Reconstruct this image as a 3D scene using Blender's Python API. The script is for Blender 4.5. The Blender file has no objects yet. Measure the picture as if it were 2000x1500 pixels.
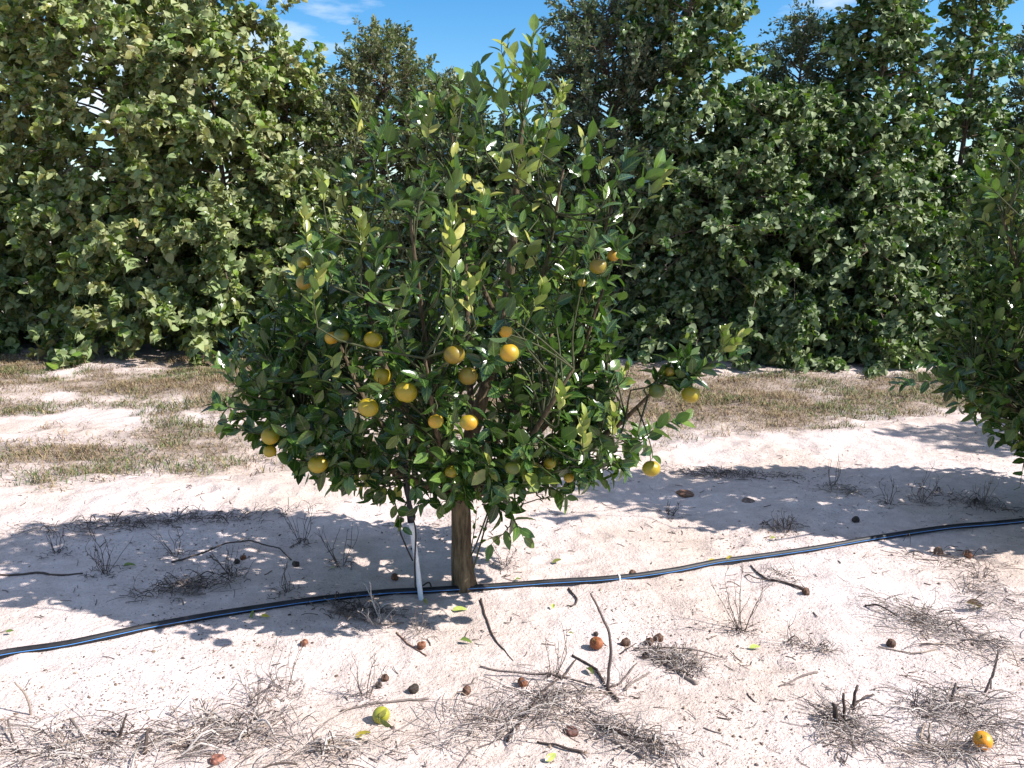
import bpy, math
import numpy as np
from mathutils import Vector

rng = np.random.default_rng(11)
C = bpy.context.scene
COL = C.collection
R = math.radians
PITCH, FPX, CAMZ = R(11.0), 1665.0, 1.6
cp, sp = math.cos(PITCH), math.sin(PITCH)
CAM = np.array([0.0, 0.0, CAMZ])
SUN_AZ, SUN_EL = R(14), R(43)          # from the right, a little in front of the trees
SUNV = np.array([math.cos(SUN_EL)*math.cos(SUN_AZ), -math.cos(SUN_EL)*math.sin(SUN_AZ), math.sin(SUN_EL)])

# ------------------------------------------------------------------ noise and ground height
_tab = rng.random((256, 256))
def vnoise(x, y, s, off=0):
    x = np.asarray(x, float)/s + off*17.31; y = np.asarray(y, float)/s + off*9.77
    xi = np.floor(x).astype(int); yi = np.floor(y).astype(int)
    fx = x-xi; fy = y-yi
    fx = fx*fx*(3-2*fx); fy = fy*fy*(3-2*fy)
    a = _tab[xi & 255, yi & 255]; b = _tab[(xi+1) & 255, yi & 255]
    c = _tab[xi & 255, (yi+1) & 255]; d = _tab[(xi+1) & 255, (yi+1) & 255]
    return (a*(1-fx)+b*fx)*(1-fy)+(c*(1-fx)+d*fx)*fy - 0.5

def grass_edge(x):
    return np.interp(x, [-6, -3, -1.6, -0.5, 0.6, 1.3, 2.4, 3.6, 6], [4.75, 4.85, 4.9, 5.15, 5.6, 5.95, 6.2, 6.75, 7.2])
def grass_zone(x, y):
    x = np.asarray(x, float); y = np.asarray(y, float)
    """0 on bare sand, 1 in the grassy strip (patchy)"""
    e = grass_edge(x) + 0.75*vnoise(x, y, 0.55, 3) + 0.6*vnoise(x, y, 0.17, 31)
    z = np.clip((y-e)/0.95, 0, 1)**0.8
    far = np.where(np.asarray(x) < 0.3, 10.3, 9.0) + 1.0*vnoise(x, y, 0.7, 5)
    z = z*np.clip((far-y)/0.5, 0, 1)
    patch = vnoise(x, y*1.15, 0.75, 7) + 0.8*vnoise(x, y*1.3, 0.27, 8) + 0.3*vnoise(x, y, 0.1, 9)
    # the bare sandy track through the left part of the strip
    track = np.exp(-((y-(6.75+0.12*np.asarray(x)))/0.75)**2)*np.clip((0.2-np.asarray(x))/0.8, 0, 1)
    dens = np.clip(np.where(x > 0.3, 0.95, np.where(y < 6.1, 1.05, 0.86))+np.where(x > 0.3, 0.7, 1.5)*patch-0.42*track, 0, 1)
    return z*dens

_dr = np.random.default_rng(5)
DENTS = [(_dr.uniform(-2.2, 2.6), _dr.uniform(2.2, 5.2), _dr.uniform(.035, .075), _dr.uniform(.008, .018), _dr.uniform(0, 3.1)) for _ in range(46)]
def ground_z(x, y):
    x = np.asarray(x, float); y = np.asarray(y, float)
    near = np.clip((14-y)/4, 0, 1)*np.clip((y+2)/2, 0, 1)
    e = grass_edge(x)
    rough = np.exp(-((y-(e-0.25))/0.5)**2)
    strip = np.clip((y-e)/0.3, 0, 1)
    z = 0.055*vnoise(x, y, 1.3, 1) + 0.026*vnoise(x, y, 0.42, 2) + (0.013+0.012*strip+0.022*rough)*vnoise(x, y, 0.16, 4)
    z = z + (0.007+0.009*rough+0.008*strip)*vnoise(x, y, 0.065, 6) + 0.0032*vnoise(x, y, 0.03, 16)
    z = z + 0.035*np.exp(-((y-(e-0.05))/0.28)**2)              # low bank at the edge of the grass
    for (dx, dy, dw, dd, da) in (DENTS if y.size > 0 and y.min() < 6 else ()):
        c_, s_ = math.cos(da), math.sin(da); p_ = ((x-dx)*c_+(y-dy)*s_)/(dw*1.7); q_ = (-(x-dx)*s_+(y-dy)*c_)/dw
        r2 = p_*p_+q_*q_
        z = z-dd*np.exp(-r2)*(1-0.0*r2)+0.45*dd*np.exp(-(np.sqrt(r2)-1.5)**2/0.18)
    return z*near

def ray(u, v):
    a = (u-1000)/FPX; b = (750-v)/FPX
    return np.array([a, cp+b*sp, -sp+b*cp])
def at(u, v, Y):
    d = ray(u, v); return CAM + d*(Y/d[1])
def gp(u, v, h=0.0):
    d = ray(u, v); z = 0.0
    for _ in range(6):
        t = (z+h-CAMZ)/d[2]; p = CAM + d*t; z = float(ground_z(p[0], p[1]))
    return p
def project(P):
    P = np.asarray(P)-CAM
    dep = P[..., 1]*cp - P[..., 2]*sp
    up = P[..., 1]*sp + P[..., 2]*cp
    return 1000+FPX*P[..., 0]/dep, 750-FPX*up/dep, dep

# ------------------------------------------------------------------ mesh building
class MB:
    def __init__(s): s.v = []; s.f = []; s.t = []; s.uv = []; s.mi = []; s.n = 0
    def add(s, v, faces, tint=(1, 1, 1), uv=None, mi=0):
        v = np.asarray(v, float).reshape(-1, 3)
        t = np.asarray(tint, float)
        t = np.broadcast_to(t, (len(v), 3)) if t.ndim == 1 else t
        s.v.append(v); s.t.append(t)
        s.uv.append(np.zeros((len(v), 2)) if uv is None else np.asarray(uv, float))
        for f in faces:
            f = np.asarray(f, int)
            if f.ndim == 1: f = f[None]
            if len(f): s.f.append(f+s.n); s.mi.append(np.full(len(f), mi))
        s.n += len(v)
    def build(s, name, mats, parent=None, smooth=True):
        me = bpy.data.meshes.new(name)
        v = np.concatenate(s.v); tot = sum(len(f) for f in s.f); nl = sum(f.size for f in s.f)
        me.vertices.add(len(v)); me.vertices.foreach_set('co', v.ravel())
        me.loops.add(nl); me.polygons.add(tot)
        me.loops.foreach_set('vertex_index', np.concatenate([f.ravel() for f in s.f]).astype(np.int32))
        sizes = np.concatenate([np.full(len(f), f.shape[1]) for f in s.f])
        me.polygons.foreach_set('loop_start', np.concatenate([[0], np.cumsum(sizes)[:-1]]).astype(np.int32))
        me.polygons.foreach_set('material_index', np.concatenate(s.mi).astype(np.int32))
        me.polygons.foreach_set('use_smooth', np.full(tot, smooth))
        me.update(calc_edges=True)
        a = me.attributes.new('tint', 'FLOAT_COLOR', 'POINT')
        t = np.concatenate(s.t); a.data.foreach_set('color', np.concatenate([t, np.ones((len(t), 1))], 1).ravel())
        a = me.attributes.new('luv', 'FLOAT_VECTOR', 'POINT')
        q = np.concatenate(s.uv); a.data.foreach_set('vector', np.concatenate([q, np.zeros((len(q), 1))], 1).ravel())
        me.validate()
        for m in (mats if isinstance(mats, (list, tuple)) else [mats]): me.materials.append(m)
        o = bpy.data.objects.new(name, me); COL.objects.link(o)
        if parent is not None: o.parent = parent
        return o

def tube(mb, pts, rad, sides=6, tint=(1, 1, 1), mi=0, cap=True, lump=0.0):
    pts = np.asarray(pts, float); n = len(pts)
    rad = np.broadcast_to(np.asarray(rad, float), (n,))
    tg = np.gradient(pts, axis=0); tg /= np.linalg.norm(tg, axis=1)[:, None]+1e-9
    ref = np.array([0, 0, 1.0]) if abs(tg[0][2]) < 0.9 else np.array([1.0, 0, 0])
    N = np.zeros_like(pts); n0 = np.cross(tg[0], ref); n0 /= np.linalg.norm(n0)
    for i in range(n):
        n0 = n0 - tg[i]*n0.dot(tg[i]); n0 /= np.linalg.norm(n0)+1e-9; N[i] = n0
    B = np.cross(tg, N)
    a = np.arange(sides)*2*np.pi/sides
    rr = rad[:, None]*(1+lump*(rng.random((n, sides))-0.5))
    V = pts[:, None]+(np.cos(a)[None, :, None]*N[:, None]+np.sin(a)[None, :, None]*B[:, None])*rr[..., None]
    V = V.reshape(-1, 3); i = np.arange(n-1)[:, None]*sides; j = np.arange(sides)[None]
    k = (j+1) % sides
    F = np.stack([i+j, i+k, i+sides+k, i+sides+j], -1).reshape(-1, 4)
    uv = np.stack([np.tile(a/(2*np.pi), n), np.repeat(np.linspace(0, 1, n), sides)], 1)
    faces = [F]
    if cap:
        faces += [np.arange(sides)[::-1], (n-1)*sides+np.arange(sides)]
    mb.add(V, faces, tint, uv, mi)

def curve(pts, n):
    """Catmull-Rom through the points"""
    P = np.asarray(pts, float)
    if len(P) == 2: return P[0]+(P[1]-P[0])*np.linspace(0, 1, n)[:, None]
    Q = np.vstack([2*P[0]-P[1], P, 2*P[-1]-P[-2]]); out = []
    for t in np.linspace(0, len(P)-1, n):
        i = min(int(t), len(P)-2); f = t-i
        a, b, c, d = Q[i], Q[i+1], Q[i+2], Q[i+3]
        out.append(0.5*(2*b+(c-a)*f+(2*a-5*b+4*c-d)*f*f+(3*b-a-3*c+d)*f**3))
    return np.array(out)

def norm(a): return a/(np.linalg.norm(a, axis=-1, keepdims=True)+1e-9)

# leaf templates: x across, y along, z up; (verts, quads, tris, uv)
def leaf_long(nseg=5, fold=0.16, bend=0.16, wave=0.0, width=0.24):
    V = [(0, 0, 0)]; UV = [(0.5, 0)]
    for i in range(1, nseg):
        t = i/nseg; w = width*math.sin(math.pi*t**0.85)**0.8
        z = -bend*t*t
        V += [(-w, t, z+fold*w*2+wave*math.sin(9*t)), (0, t, z), (w, t, z+fold*w*2-wave*math.sin(9*t))]
        UV += [(0, t), (0.5, t), (1, t)]
    V.append((0, 1, -bend)); UV.append((0.5, 1))
    Q = []; T = [(0, 2, 1), (0, 3, 2)]
    for i in range(nseg-2):
        b = 1+3*i
        Q += [(b, b+1, b+4, b+3), (b+1, b+2, b+5, b+4)]
    b = 1+3*(nseg-2); e = b+3
    T += [(b, b+1, e), (b+1, b+2, e)]
    return np.array(V, float), np.array(Q), np.array(T), np.array(UV)
def leaf_broad(curl=0.2):
    half = [(0.26, -0.05), (0.47, 0.18), (0.44, 0.42), (0.34, 0.62), (0.15, 0.84)]
    V = [(0, 0, 0), (0, 0.34, 0), (0, 0.68, -0.05), (0, 1.0, -curl)]
    for s in (-1, 1):
        for (x, y) in half: V.append((s*x, y, 0.26*x*x*2-0.12*y*y*curl*3))
    V = np.array(V); Q = []; T = []
    for k, b in ((0, 4), (1, 9)):
        q = [(0, b, b+1, 1), (1, b+1, b+2, 2), (2, b+2, b+3, b+4)]; t = [(2, b+4, 3)]
        if k == 0: q = [x[::-1] for x in q]; t = [x[::-1] for x in t]
        Q += [x[::-1] for x in q]; T += [x[::-1] for x in t]
    UV = np.stack([V[:, 0]/1.1+0.5, V[:, 1]], 1)
    return V, np.array(Q), np.array(T), UV
LONGS = [leaf_long(5, 0.16, 0.10, 0, .28), leaf_long(5, 0.10, 0.28, 0.012, .28), leaf_long(5, 0.22, 0.18, -0.014, 0.25), leaf_long(5, 0.12, -0.10, 0.01, 0.31)]
BROAD = [leaf_broad(0.15), leaf_broad(0.45), leaf_broad(-0.2), leaf_broad(0.7)]
SMALL = [leaf_long(3, 0.2, 0.15, 0, 0.30), leaf_long(3, 0.1, -0.1, 0, 0.26)]

def scatter_leaves(mb, tmpls, pos, axis, nrm, size, tint, mi=0):
    """place one leaf per row: vectorised"""
    pos = np.asarray(pos, float); a = norm(np.asarray(axis, float)); n = np.asarray(nrm, float)
    n = norm(n-a*np.sum(n*a, 1)[:, None]); x = np.cross(a, n)
    size = np.broadcast_to(size, (len(pos),)); tint = np.broadcast_to(tint, (len(pos), 3))
    w = 0.70+0.40*rng.random(len(pos))
    which = rng.integers(0, len(tmpls), len(pos))
    for k, (V, Q, T, UV) in enumerate(tmpls):
        m = which == k; M = int(m.sum())
        if not M: continue
        P = pos[m][:, None]+size[m][:, None, None]*(V[None, :, 0:1]*w[m][:, None, None]*x[m][:, None]+V[None, :, 1:2]*a[m][:, None]+V[None, :, 2:3]*n[m][:, None])
        o = (np.arange(M)*len(V))[:, None, None]
        mb.add(P.reshape(-1, 3), [(Q[None]+o).reshape(-1, Q.shape[1]), (T[None]+o).reshape(-1, 3)],
               np.repeat(tint[m], len(V), 0), np.tile(UV, (M, 1)), mi)

def tag(o, label, cat, group=None):
    o['label'] = label; o['category'] = cat
    if group: o['group'] = group
    return o
def empty(name, loc):
    o = bpy.data.objects.new(name, None); o.location = loc; o.empty_display_size = 0.1; COL.objects.link(o); return o

# ------------------------------------------------------------------ materials
def material(name):
    m = bpy.data.materials.new(name); m.use_nodes = True
    nt = m.node_tree; nt.nodes.clear()
    def N(t, **k):
        n = nt.nodes.new(t)
        for a, b in k.items():
            if a.startswith('i_'):
                key = a[2:].replace('_', ' ')
                n.inputs[int(key) if key.isdigit() else key].default_value = b
            else: setattr(n, a, b)
        return n
    L = nt.links.new
    return m, N, L
def rgb(c): return (c[0], c[1], c[2], 1)
def ramp(N, stops, interp='LINEAR'):
    r = N('ShaderNodeValToRGB'); e = r.color_ramp.elements; r.color_ramp.interpolation = interp
    while len(e) > 1: e.remove(e[0])
    e[0].position = stops[0][0]; e[0].color = rgb(stops[0][1])
    for p, c in stops[1:]: x = e.new(p); x.color = rgb(c)
    return r

def leaf_material(name, rough, back, trans, rib, spec=0.5, mottle=0.25):
    m, N, L = material(name)
    out = N('ShaderNodeOutputMaterial'); at_ = N('ShaderNodeAttribute', attribute_name='tint'); uv = N('ShaderNodeAttribute', attribute_name='luv')
    sx = N('ShaderNodeSeparateXYZ'); L(uv.outputs['Vector'], sx.inputs[0])
    d = N('ShaderNodeMath', operation='SUBTRACT', i_1=0.5); L(sx.outputs[0], d.inputs[0])
    ab = N('ShaderNodeMath', operation='ABSOLUTE'); L(d.outputs[0], ab.inputs[0])
    # side veins: a chevron pattern along the leaf, plus the midrib
    ch = N('ShaderNodeMath', operation='MULTIPLY_ADD', i_1=-0.45); L(ab.outputs[0], ch.inputs[0]); L(sx.outputs[1], ch.inputs[2])
    w = N('ShaderNodeMath', operation='MULTIPLY', i_1=44.0); L(ch.outputs[0], w.inputs[0])
    s = N('ShaderNodeMath', operation='SINE'); L(w.outputs[0], s.inputs[0])
    vr = N('ShaderNodeMapRange', i_1=0.55, i_2=1.0, i_3=0.0, i_4=0.45); L(s.outputs[0], vr.inputs[0])
    mr = N('ShaderNodeMapRange', i_1=0.02, i_2=0.07, i_3=1.0, i_4=0.0); L(ab.outputs[0], mr.inputs[0])
    mx = N('ShaderNodeMath', operation='MAXIMUM'); L(vr.outputs[0], mx.inputs[0]); L(mr.outputs[0], mx.inputs[1])
    ri = N('ShaderNodeMath', operation='MULTIPLY', i_1=rib); L(mx.outputs[0], ri.inputs[0])
    tc = N('ShaderNodeTexCoord'); no = N('ShaderNodeTexNoise', i_Scale=38.0, i_Detail=3.0); L(tc.outputs['Object'], no.inputs['Vector'])
    nm = N('ShaderNodeMapRange', i_1=0.3, i_2=0.7, i_3=1-mottle, i_4=1+mottle); L(no.outputs['Fac'], nm.inputs[0])
    mu = N('ShaderNodeVectorMath', operation='SCALE'); L(at_.outputs['Color'], mu.inputs[0]); L(nm.outputs[0], mu.inputs['Scale'])
    vein = N('ShaderNodeMix', data_type='RGBA'); L(ri.outputs[0], vein.inputs[0]); L(mu.outputs[0], vein.inputs[6]); vein.inputs[7].default_value = (0.24, 0.32, 0.08, 1)
    ge = N('ShaderNodeNewGeometry')
    bk = N('ShaderNodeMix', data_type='RGBA', i_0=0.5); L(vein.outputs[2], bk.inputs[6]); bk.inputs[7].default_value = rgb(back)
    si = N('ShaderNodeMix', data_type='RGBA'); L(ge.outputs['Backfacing'], si.inputs[0]); L(vein.outputs[2], si.inputs[6]); L(bk.outputs[2], si.inputs[7])
    ro = N('ShaderNodeMapRange', i_1=0, i_2=1, i_3=rough, i_4=0.65); L(ge.outputs['Backfacing'], ro.inputs[0])
    bu = N('ShaderNodeBump', i_Strength=0.10, i_Distance=0.0015); L(mx.outputs[0], bu.inputs['Height'])
    p = N('ShaderNodeBsdfPrincipled'); L(si.outputs[2], p.inputs['Base Color']); L(ro.outputs[0], p.inputs['Roughness']); L(bu.outputs[0], p.inputs['Normal'])
    p.inputs['Specular IOR Level'].default_value = spec
    tr = N('ShaderNodeBsdfTranslucent'); tcol = N('ShaderNodeMix', data_type='RGBA', blend_type='MULTIPLY', i_0=1.0)
    L(si.outputs[2], tcol.inputs[6]); tcol.inputs[7].default_value = (1.05, 1.6, 0.35, 1); L(tcol.outputs[2], tr.inputs['Color'])
    ms = N('ShaderNodeMixShader', i_0=trans); L(p.outputs[0], ms.inputs[1]); L(tr.outputs[0], ms.inputs[2]); L(ms.outputs[0], out.inputs[0])
    return m
M_CITRUS = leaf_material('citrus_leaf', 0.21, (0.095, 0.15, 0.045), 0.16, 0.4, 0.5)
M_BROAD = leaf_material('broad_leaf', 0.33, (0.27, 0.31, 0.16), 0.18, 0.2, 0.5)
M_SMALL = leaf_material('small_leaf', 0.45, (0.26, 0.27, 0.18), 0.15, 0.15, 0.45)

def tint_material(name, rough=0.8, noise=40.0, amp=0.35, bump=0.3, dist=0.004, stretch=(1, 1, 1), spec=0.3):
    m, N, L = material(name)
    out = N('ShaderNodeOutputMaterial'); a = N('ShaderNodeAttribute', attribute_name='tint'); tc = N('ShaderNodeTexCoord')
    mp = N('ShaderNodeMapping'); mp.inputs['Scale'].default_value = stretch; L(tc.outputs['Object'], mp.inputs[0])
    n = N('ShaderNodeTexNoise', i_Scale=noise, i_Detail=5.0, i_Roughness=0.65); L(mp.outputs[0], n.inputs['Vector'])
    r = N('ShaderNodeMapRange', i_1=0.3, i_2=0.7, i_3=1-amp, i_4=1+amp); L(n.outputs['Fac'], r.inputs[0])
    mu = N('ShaderNodeVectorMath', operation='SCALE'); L(a.outputs['Color'], mu.inputs[0]); L(r.outputs[0], mu.inputs['Scale'])
    b = N('ShaderNodeBump', i_Strength=bump, i_Distance=dist); L(n.outputs['Fac'], b.inputs['Height'])
    p = N('ShaderNodeBsdfPrincipled', i_Roughness=rough); p.inputs['Specular IOR Level'].default_value = spec
    L(mu.outputs[0], p.inputs['Base Color']); L(b.outputs[0], p.inputs['Normal']); L(p.outputs[0], out.inputs[0])
    return m
M_BARK = tint_material('bark', 0.9, 26, 0.75, 1.0, 0.014, (2.4, 2.4, 0.4))
M_TWIG = tint_material('twig_bark', 0.8, 60, 0.35, 0.3)
M_DRY = tint_material('dry_stalk', 0.75, 50, 0.35, 0.2)
M_GRASS = tint_material('grass_blade', 0.7, 20, 0.3, 0.0)
M_ROT = tint_material('rotten_peel', 0.6, 45, 0.5, 0.8, 0.006)
M_PVC = tint_material('white_pvc', 0.35, 30, 0.06, 0.03, 0.001, spec=0.5)
M_BLACK = tint_material('black_polythene', 0.5, 60, 0.18, 0.06, 0.001, spec=0.3)
M_HOSE = tint_material('dusty_polythene', 0.55, 14, 0.85, 0.10, 0.001, spec=0.35)
M_STRIPE = tint_material('blue_stripe_plastic', 0.35, 50, 0.12, 0.03, 0.001, spec=0.5)

def peel_material():
    m, N, L = material('orange_peel')
    out = N('ShaderNodeOutputMaterial'); a = N('ShaderNodeAttribute', attribute_name='tint'); tc = N('ShaderNodeTexCoord'); oi = N('ShaderNodeObjectInfo')
    ad = N('ShaderNodeVectorMath', operation='ADD'); L(tc.outputs['Object'], ad.inputs[0]); L(oi.outputs['Location'], ad.inputs[1])
    n = N('ShaderNodeTexNoise', i_Scale=14.0, i_Detail=2.0); L(ad.outputs[0], n.inputs['Vector'])
    r = N('ShaderNodeMapRange', i_1=0.45, i_2=0.66, i_3=0.0, i_4=0.75); L(n.outputs['Fac'], r.inputs[0])
    mx = N('ShaderNodeMix', data_type='RGBA'); L(r.outputs[0], mx.inputs[0]); L(a.outputs['Color'], mx.inputs[6]); mx.inputs[7].default_value = (0.26, 0.24, 0.02, 1)
    po = N('ShaderNodeTexVoronoi', i_Scale=420.0); L(tc.outputs['Object'], po.inputs['Vector'])
    b = N('ShaderNodeBump', i_Strength=0.35, i_Distance=0.0012); L(po.outputs['Distance'], b.inputs['Height'])
    p = N('ShaderNodeBsdfPrincipled', i_Roughness=0.36); p.inputs['Specular IOR Level'].default_value = 0.5
    p.inputs['Subsurface Weight'].default_value = 0.0
    L(mx.outputs[2], p.inputs['Base Color']); L(b.outputs[0], p.inputs['Normal']); L(p.outputs[0], out.inputs[0])
    return m
M_PEEL = peel_material()

def sand_material():
    m, N, L = material('sand')
    out = N('ShaderNodeOutputMaterial'); z = N('ShaderNodeAttribute', attribute_name='tint'); sz = N('ShaderNodeSeparateColor'); L(z.outputs['Color'], sz.inputs[0])
    tc = N('ShaderNodeTexCoord')
    big = N('ShaderNodeTexNoise', i_Scale=0.9, i_Detail=4.0); L(tc.outputs['Object'], big.inputs['Vector'])
    base = ramp(N, [(0.36, (0.56, 0.445, 0.38)), (0.5, (0.62, 0.505, 0.46)), (0.64, (0.66, 0.555, 0.525))]); L(big.outputs['Fac'], base.inputs[0])
    mid = N('ShaderNodeTexNoise', i_Scale=9.0, i_Detail=6.0, i_Roughness=0.7); L(tc.outputs['Object'], mid.inputs['Vector'])
    mm = N('ShaderNodeMapRange', i_1=0.32, i_2=0.68, i_3=0.80, i_4=1.12); L(mid.outputs['Fac'], mm.inputs[0])
    s1 = N('ShaderNodeVectorMath', operation='SCALE'); L(base.outputs[0], s1.inputs[0]); L(mm.outputs[0], s1.inputs['Scale'])
    # grains and specks
    gr = N('ShaderNodeTexNoise', i_Scale=170.0, i_Detail=3.0, i_Roughness=0.8); L(tc.outputs['Object'], gr.inputs['Vector'])
    gm = N('ShaderNodeMapRange', i_1=0.3, i_2=0.7, i_3=0.86, i_4=1.12); L(gr.outputs['Fac'], gm.inputs[0])
    s2 = N('ShaderNodeVectorMath', operation='SCALE'); L(s1.outputs[0], s2.inputs[0]); L(gm.outputs[0], s2.inputs['Scale'])
    # dark organic crumbs in patches
    cr = N('ShaderNodeTexNoise', i_Scale=75.0, i_Detail=3.0, i_Roughness=0.7); L(tc.outputs['Object'], cr.inputs['Vector'])
    c1 = N('ShaderNodeMapRange', i_1=0.575, i_2=0.65, i_3=0.0, i_4=1.0); L(cr.outputs['Fac'], c1.inputs[0])
    pa = N('ShaderNodeTexNoise', i_Scale=1.6, i_Detail=3.0); L(tc.outputs['Object'], pa.inputs['Vector'])
    c2 = N('ShaderNodeMapRange', i_1=0.44, i_2=0.64, i_3=0.05, i_4=0.65); L(pa.outputs['Fac'], c2.inputs[0])
    c3 = N('ShaderNodeMath', operation='MULTIPLY'); L(c1.outputs[0], c3.inputs[0]); L(c2.outputs[0], c3.inputs[1])
    m1 = N('ShaderNodeMix', data_type='RGBA'); L(c3.outputs[0], m1.inputs[0]); L(s2.outputs[0], m1.inputs[6]); m1.inputs[7].default_value = (0.20, 0.13, 0.095, 1)
    # thatch and darker soil between the grass
    th = N('ShaderNodeTexNoise', i_Scale=22.0, i_Detail=5.0, i_Roughness=0.75); L(tc.outputs['Object'], th.inputs['Vector'])
    tr = ramp(N, [(0.32, (0.10, 0.07, 0.05)), (0.5, (0.22, 0.165, 0.125)), (0.7, (0.40, 0.31, 0.265))]); L(th.outputs['Fac'], tr.inputs[0])
    tf = N('ShaderNodeMath', operation='MULTIPLY', i_1=0.92); L(sz.outputs[0], tf.inputs[0])
    m2 = N('ShaderNodeMix', data_type='RGBA'); L(tf.outputs[0], m2.inputs[0]); L(m1.outputs[2], m2.inputs[6]); L(tr.outputs[0], m2.inputs[7])
    h = N('ShaderNodeMath', operation='MULTIPLY_ADD', i_1=0.35); L(gr.outputs['Fac'], h.inputs[0]); L(cr.outputs['Fac'], h.inputs[2])
    b = N('ShaderNodeBump', i_Strength=0.85, i_Distance=0.010); L(h.outputs[0], b.inputs['Height'])
    b2 = N('ShaderNodeBump', i_Strength=0.7, i_Distance=0.035); L(mid.outputs['Fac'], b2.inputs['Height']); L(b.outputs[0], b2.inputs['Normal'])
    p = N('ShaderNodeBsdfPrincipled', i_Roughness=0.95); p.inputs['Specular IOR Level'].default_value = 0.15
    L(m2.outputs[2], p.inputs['Base Color']); L(b2.outputs[0], p.inputs['Normal']); L(p.outputs[0], out.inputs[0])
    return m
M_SAND = sand_material()

# ------------------------------------------------------------------ ground
def axis_y():
    a = [-60, -30, -14, -6, -2, 0, 0.8, 1.4]; y = 1.8
    while y < 6.6: a.append(y); y += 0.016
    st = 0.016
    while y < 600: a.append(y); st = min(st*1.03, 30); y += st
    return np.array(a)
def axis_x():
    a = []; x = 0.0; st = 0.018
    while x < 600:
        a.append(x)
        if x > 2.6: st = min(st*1.045, 40)
        x += st
    a = np.array(a); return np.concatenate([-a[:0:-1], a])
gx, gy = axis_x(), axis_y()
GX, GY = np.meshgrid(gx, gy)
GZ = ground_z(GX, GY)
nx, ny = len(gx), len(gy)
idx = np.arange(nx*ny).reshape(ny, nx)
g = MB()
zone = grass_zone(GX, GY).ravel()
zone = np.where(GY.ravel() > 10.5, 0.55, zone)
g.add(np.stack([GX, GY, GZ], -1).reshape(-1, 3), [np.stack([idx[:-1, :-1], idx[:-1, 1:], idx[1:, 1:], idx[1:, :-1]], -1).reshape(-1, 4)],
      np.stack([zone]*3, 1))
ground = g.build('ground', M_SAND); ground['kind'] = 'structure'; ground['label'] = 'pale pinkish sandy orchard ground'

# ------------------------------------------------------------------ grass of the strip, and litter (stuff)
def blades(n, xr, yr, dens, cols, hmin, hmax, lay, wid):
    mb = MB()
    x = rng.uniform(*xr, n); y = rng.uniform(*yr, n)
    keep = rng.random(n) < dens(x, y); x, y = x[keep], y[keep]; n = len(x)
    z = ground_z(x, y)-0.004
    az = rng.uniform(0, 2*np.pi, n); h = rng.uniform(hmin, hmax, n)*(0.45+1.1*np.clip(vnoise(x, y, 0.3, 12)+0.5, 0, 1)**1.5)*np.clip((y-grass_edge(x)+0.5)/0.8, .4, 1)
    l = rng.uniform(*lay, n)
    d = np.stack([np.cos(az), np.sin(az), 0*az], 1); s = np.stack([-np.sin(az), np.cos(az), 0*az], 1)*wid
    P = np.stack([x, y, z], 1); up = np.array([0, 0, 1.0])
    A = P; B = P+d*(l*0.4*h)[:, None]+up*(h*0.65)[:, None]; T = P+d*(l*h)[:, None]+up*(h*(1-0.35*l))[:, None]
    V = np.stack([A-s, A+s, B-s*0.8, B+s*0.8, T], 1).reshape(-1, 3); o = (np.arange(n)*5)[:, None]
    c = cols(x, y, n)
    mb.add(V, [np.array([[0, 1, 3, 2]])+o, np.array([[2, 3, 4]])+o], np.repeat(c, 5, 0))
    return mb
def dry_cols(x, y, n):
    pal = np.array([(0.35, 0.28, 0.16), (0.26, 0.19, 0.12), (0.40, 0.33, 0.21), (0.28, 0.20, 0.14), (0.19, 0.18, 0.09)])
    c = pal[rng.integers(0, 5, n)]*rng.uniform(0.45, 1.0, (n, 1))*np.array([1.0, 0.92, 0.84])
    return c
def green_cols(x, y, n):
    pal = np.array([(0.09, 0.14, 0.035), (0.13, 0.17, 0.05), (0.18, 0.20, 0.07), (0.06, 0.10, 0.03)])
    return pal[rng.integers(0, 4, n)]*rng.uniform(0.55, 1.0, (n, 1))
dg = blades(340000, (-7.5, 8.0), (4.4, 10.6), lambda x, y: np.clip(grass_zone(x, y)*1.0, 0, 1)*np.clip(0.75+1.3*vnoise(x, y, 0.12, 61), 0.25, 1)*np.clip((np.abs(x) < y*0.66+0.6), 0, 1), dry_cols, 0.022, 0.07, (0.8, 2.2), 0.0026)
o = dg.build('dry_grass', M_GRASS); o['kind'] = 'stuff'; o['label'] = 'short dry brown grass of the strip before the windbreak'
def green_d(x, y):
    k = np.clip((vnoise(x, y, 0.55, 21)+0.6*vnoise(x, y, 0.22, 22)+0.04)*4.0, 0, 1)
    lateral = np.where(x > 0.2, np.clip((x-0.8)/1.3, 0.12, 1.5), 1.15)
    return np.clip(grass_zone(x, y)*1.3, 0, 1)*k*lateral*(np.abs(x) < y*0.66+0.6)
gg = blades(150000, (-7.5, 8.0), (4.4, 10.6), green_d, green_cols, 0.025, 0.085, (0.5, 1.6), 0.0028)
o = gg.build('green_grass', M_GRASS); o['kind'] = 'stuff'; o['label'] = 'sparse green grass growing among the dry strip'

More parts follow.
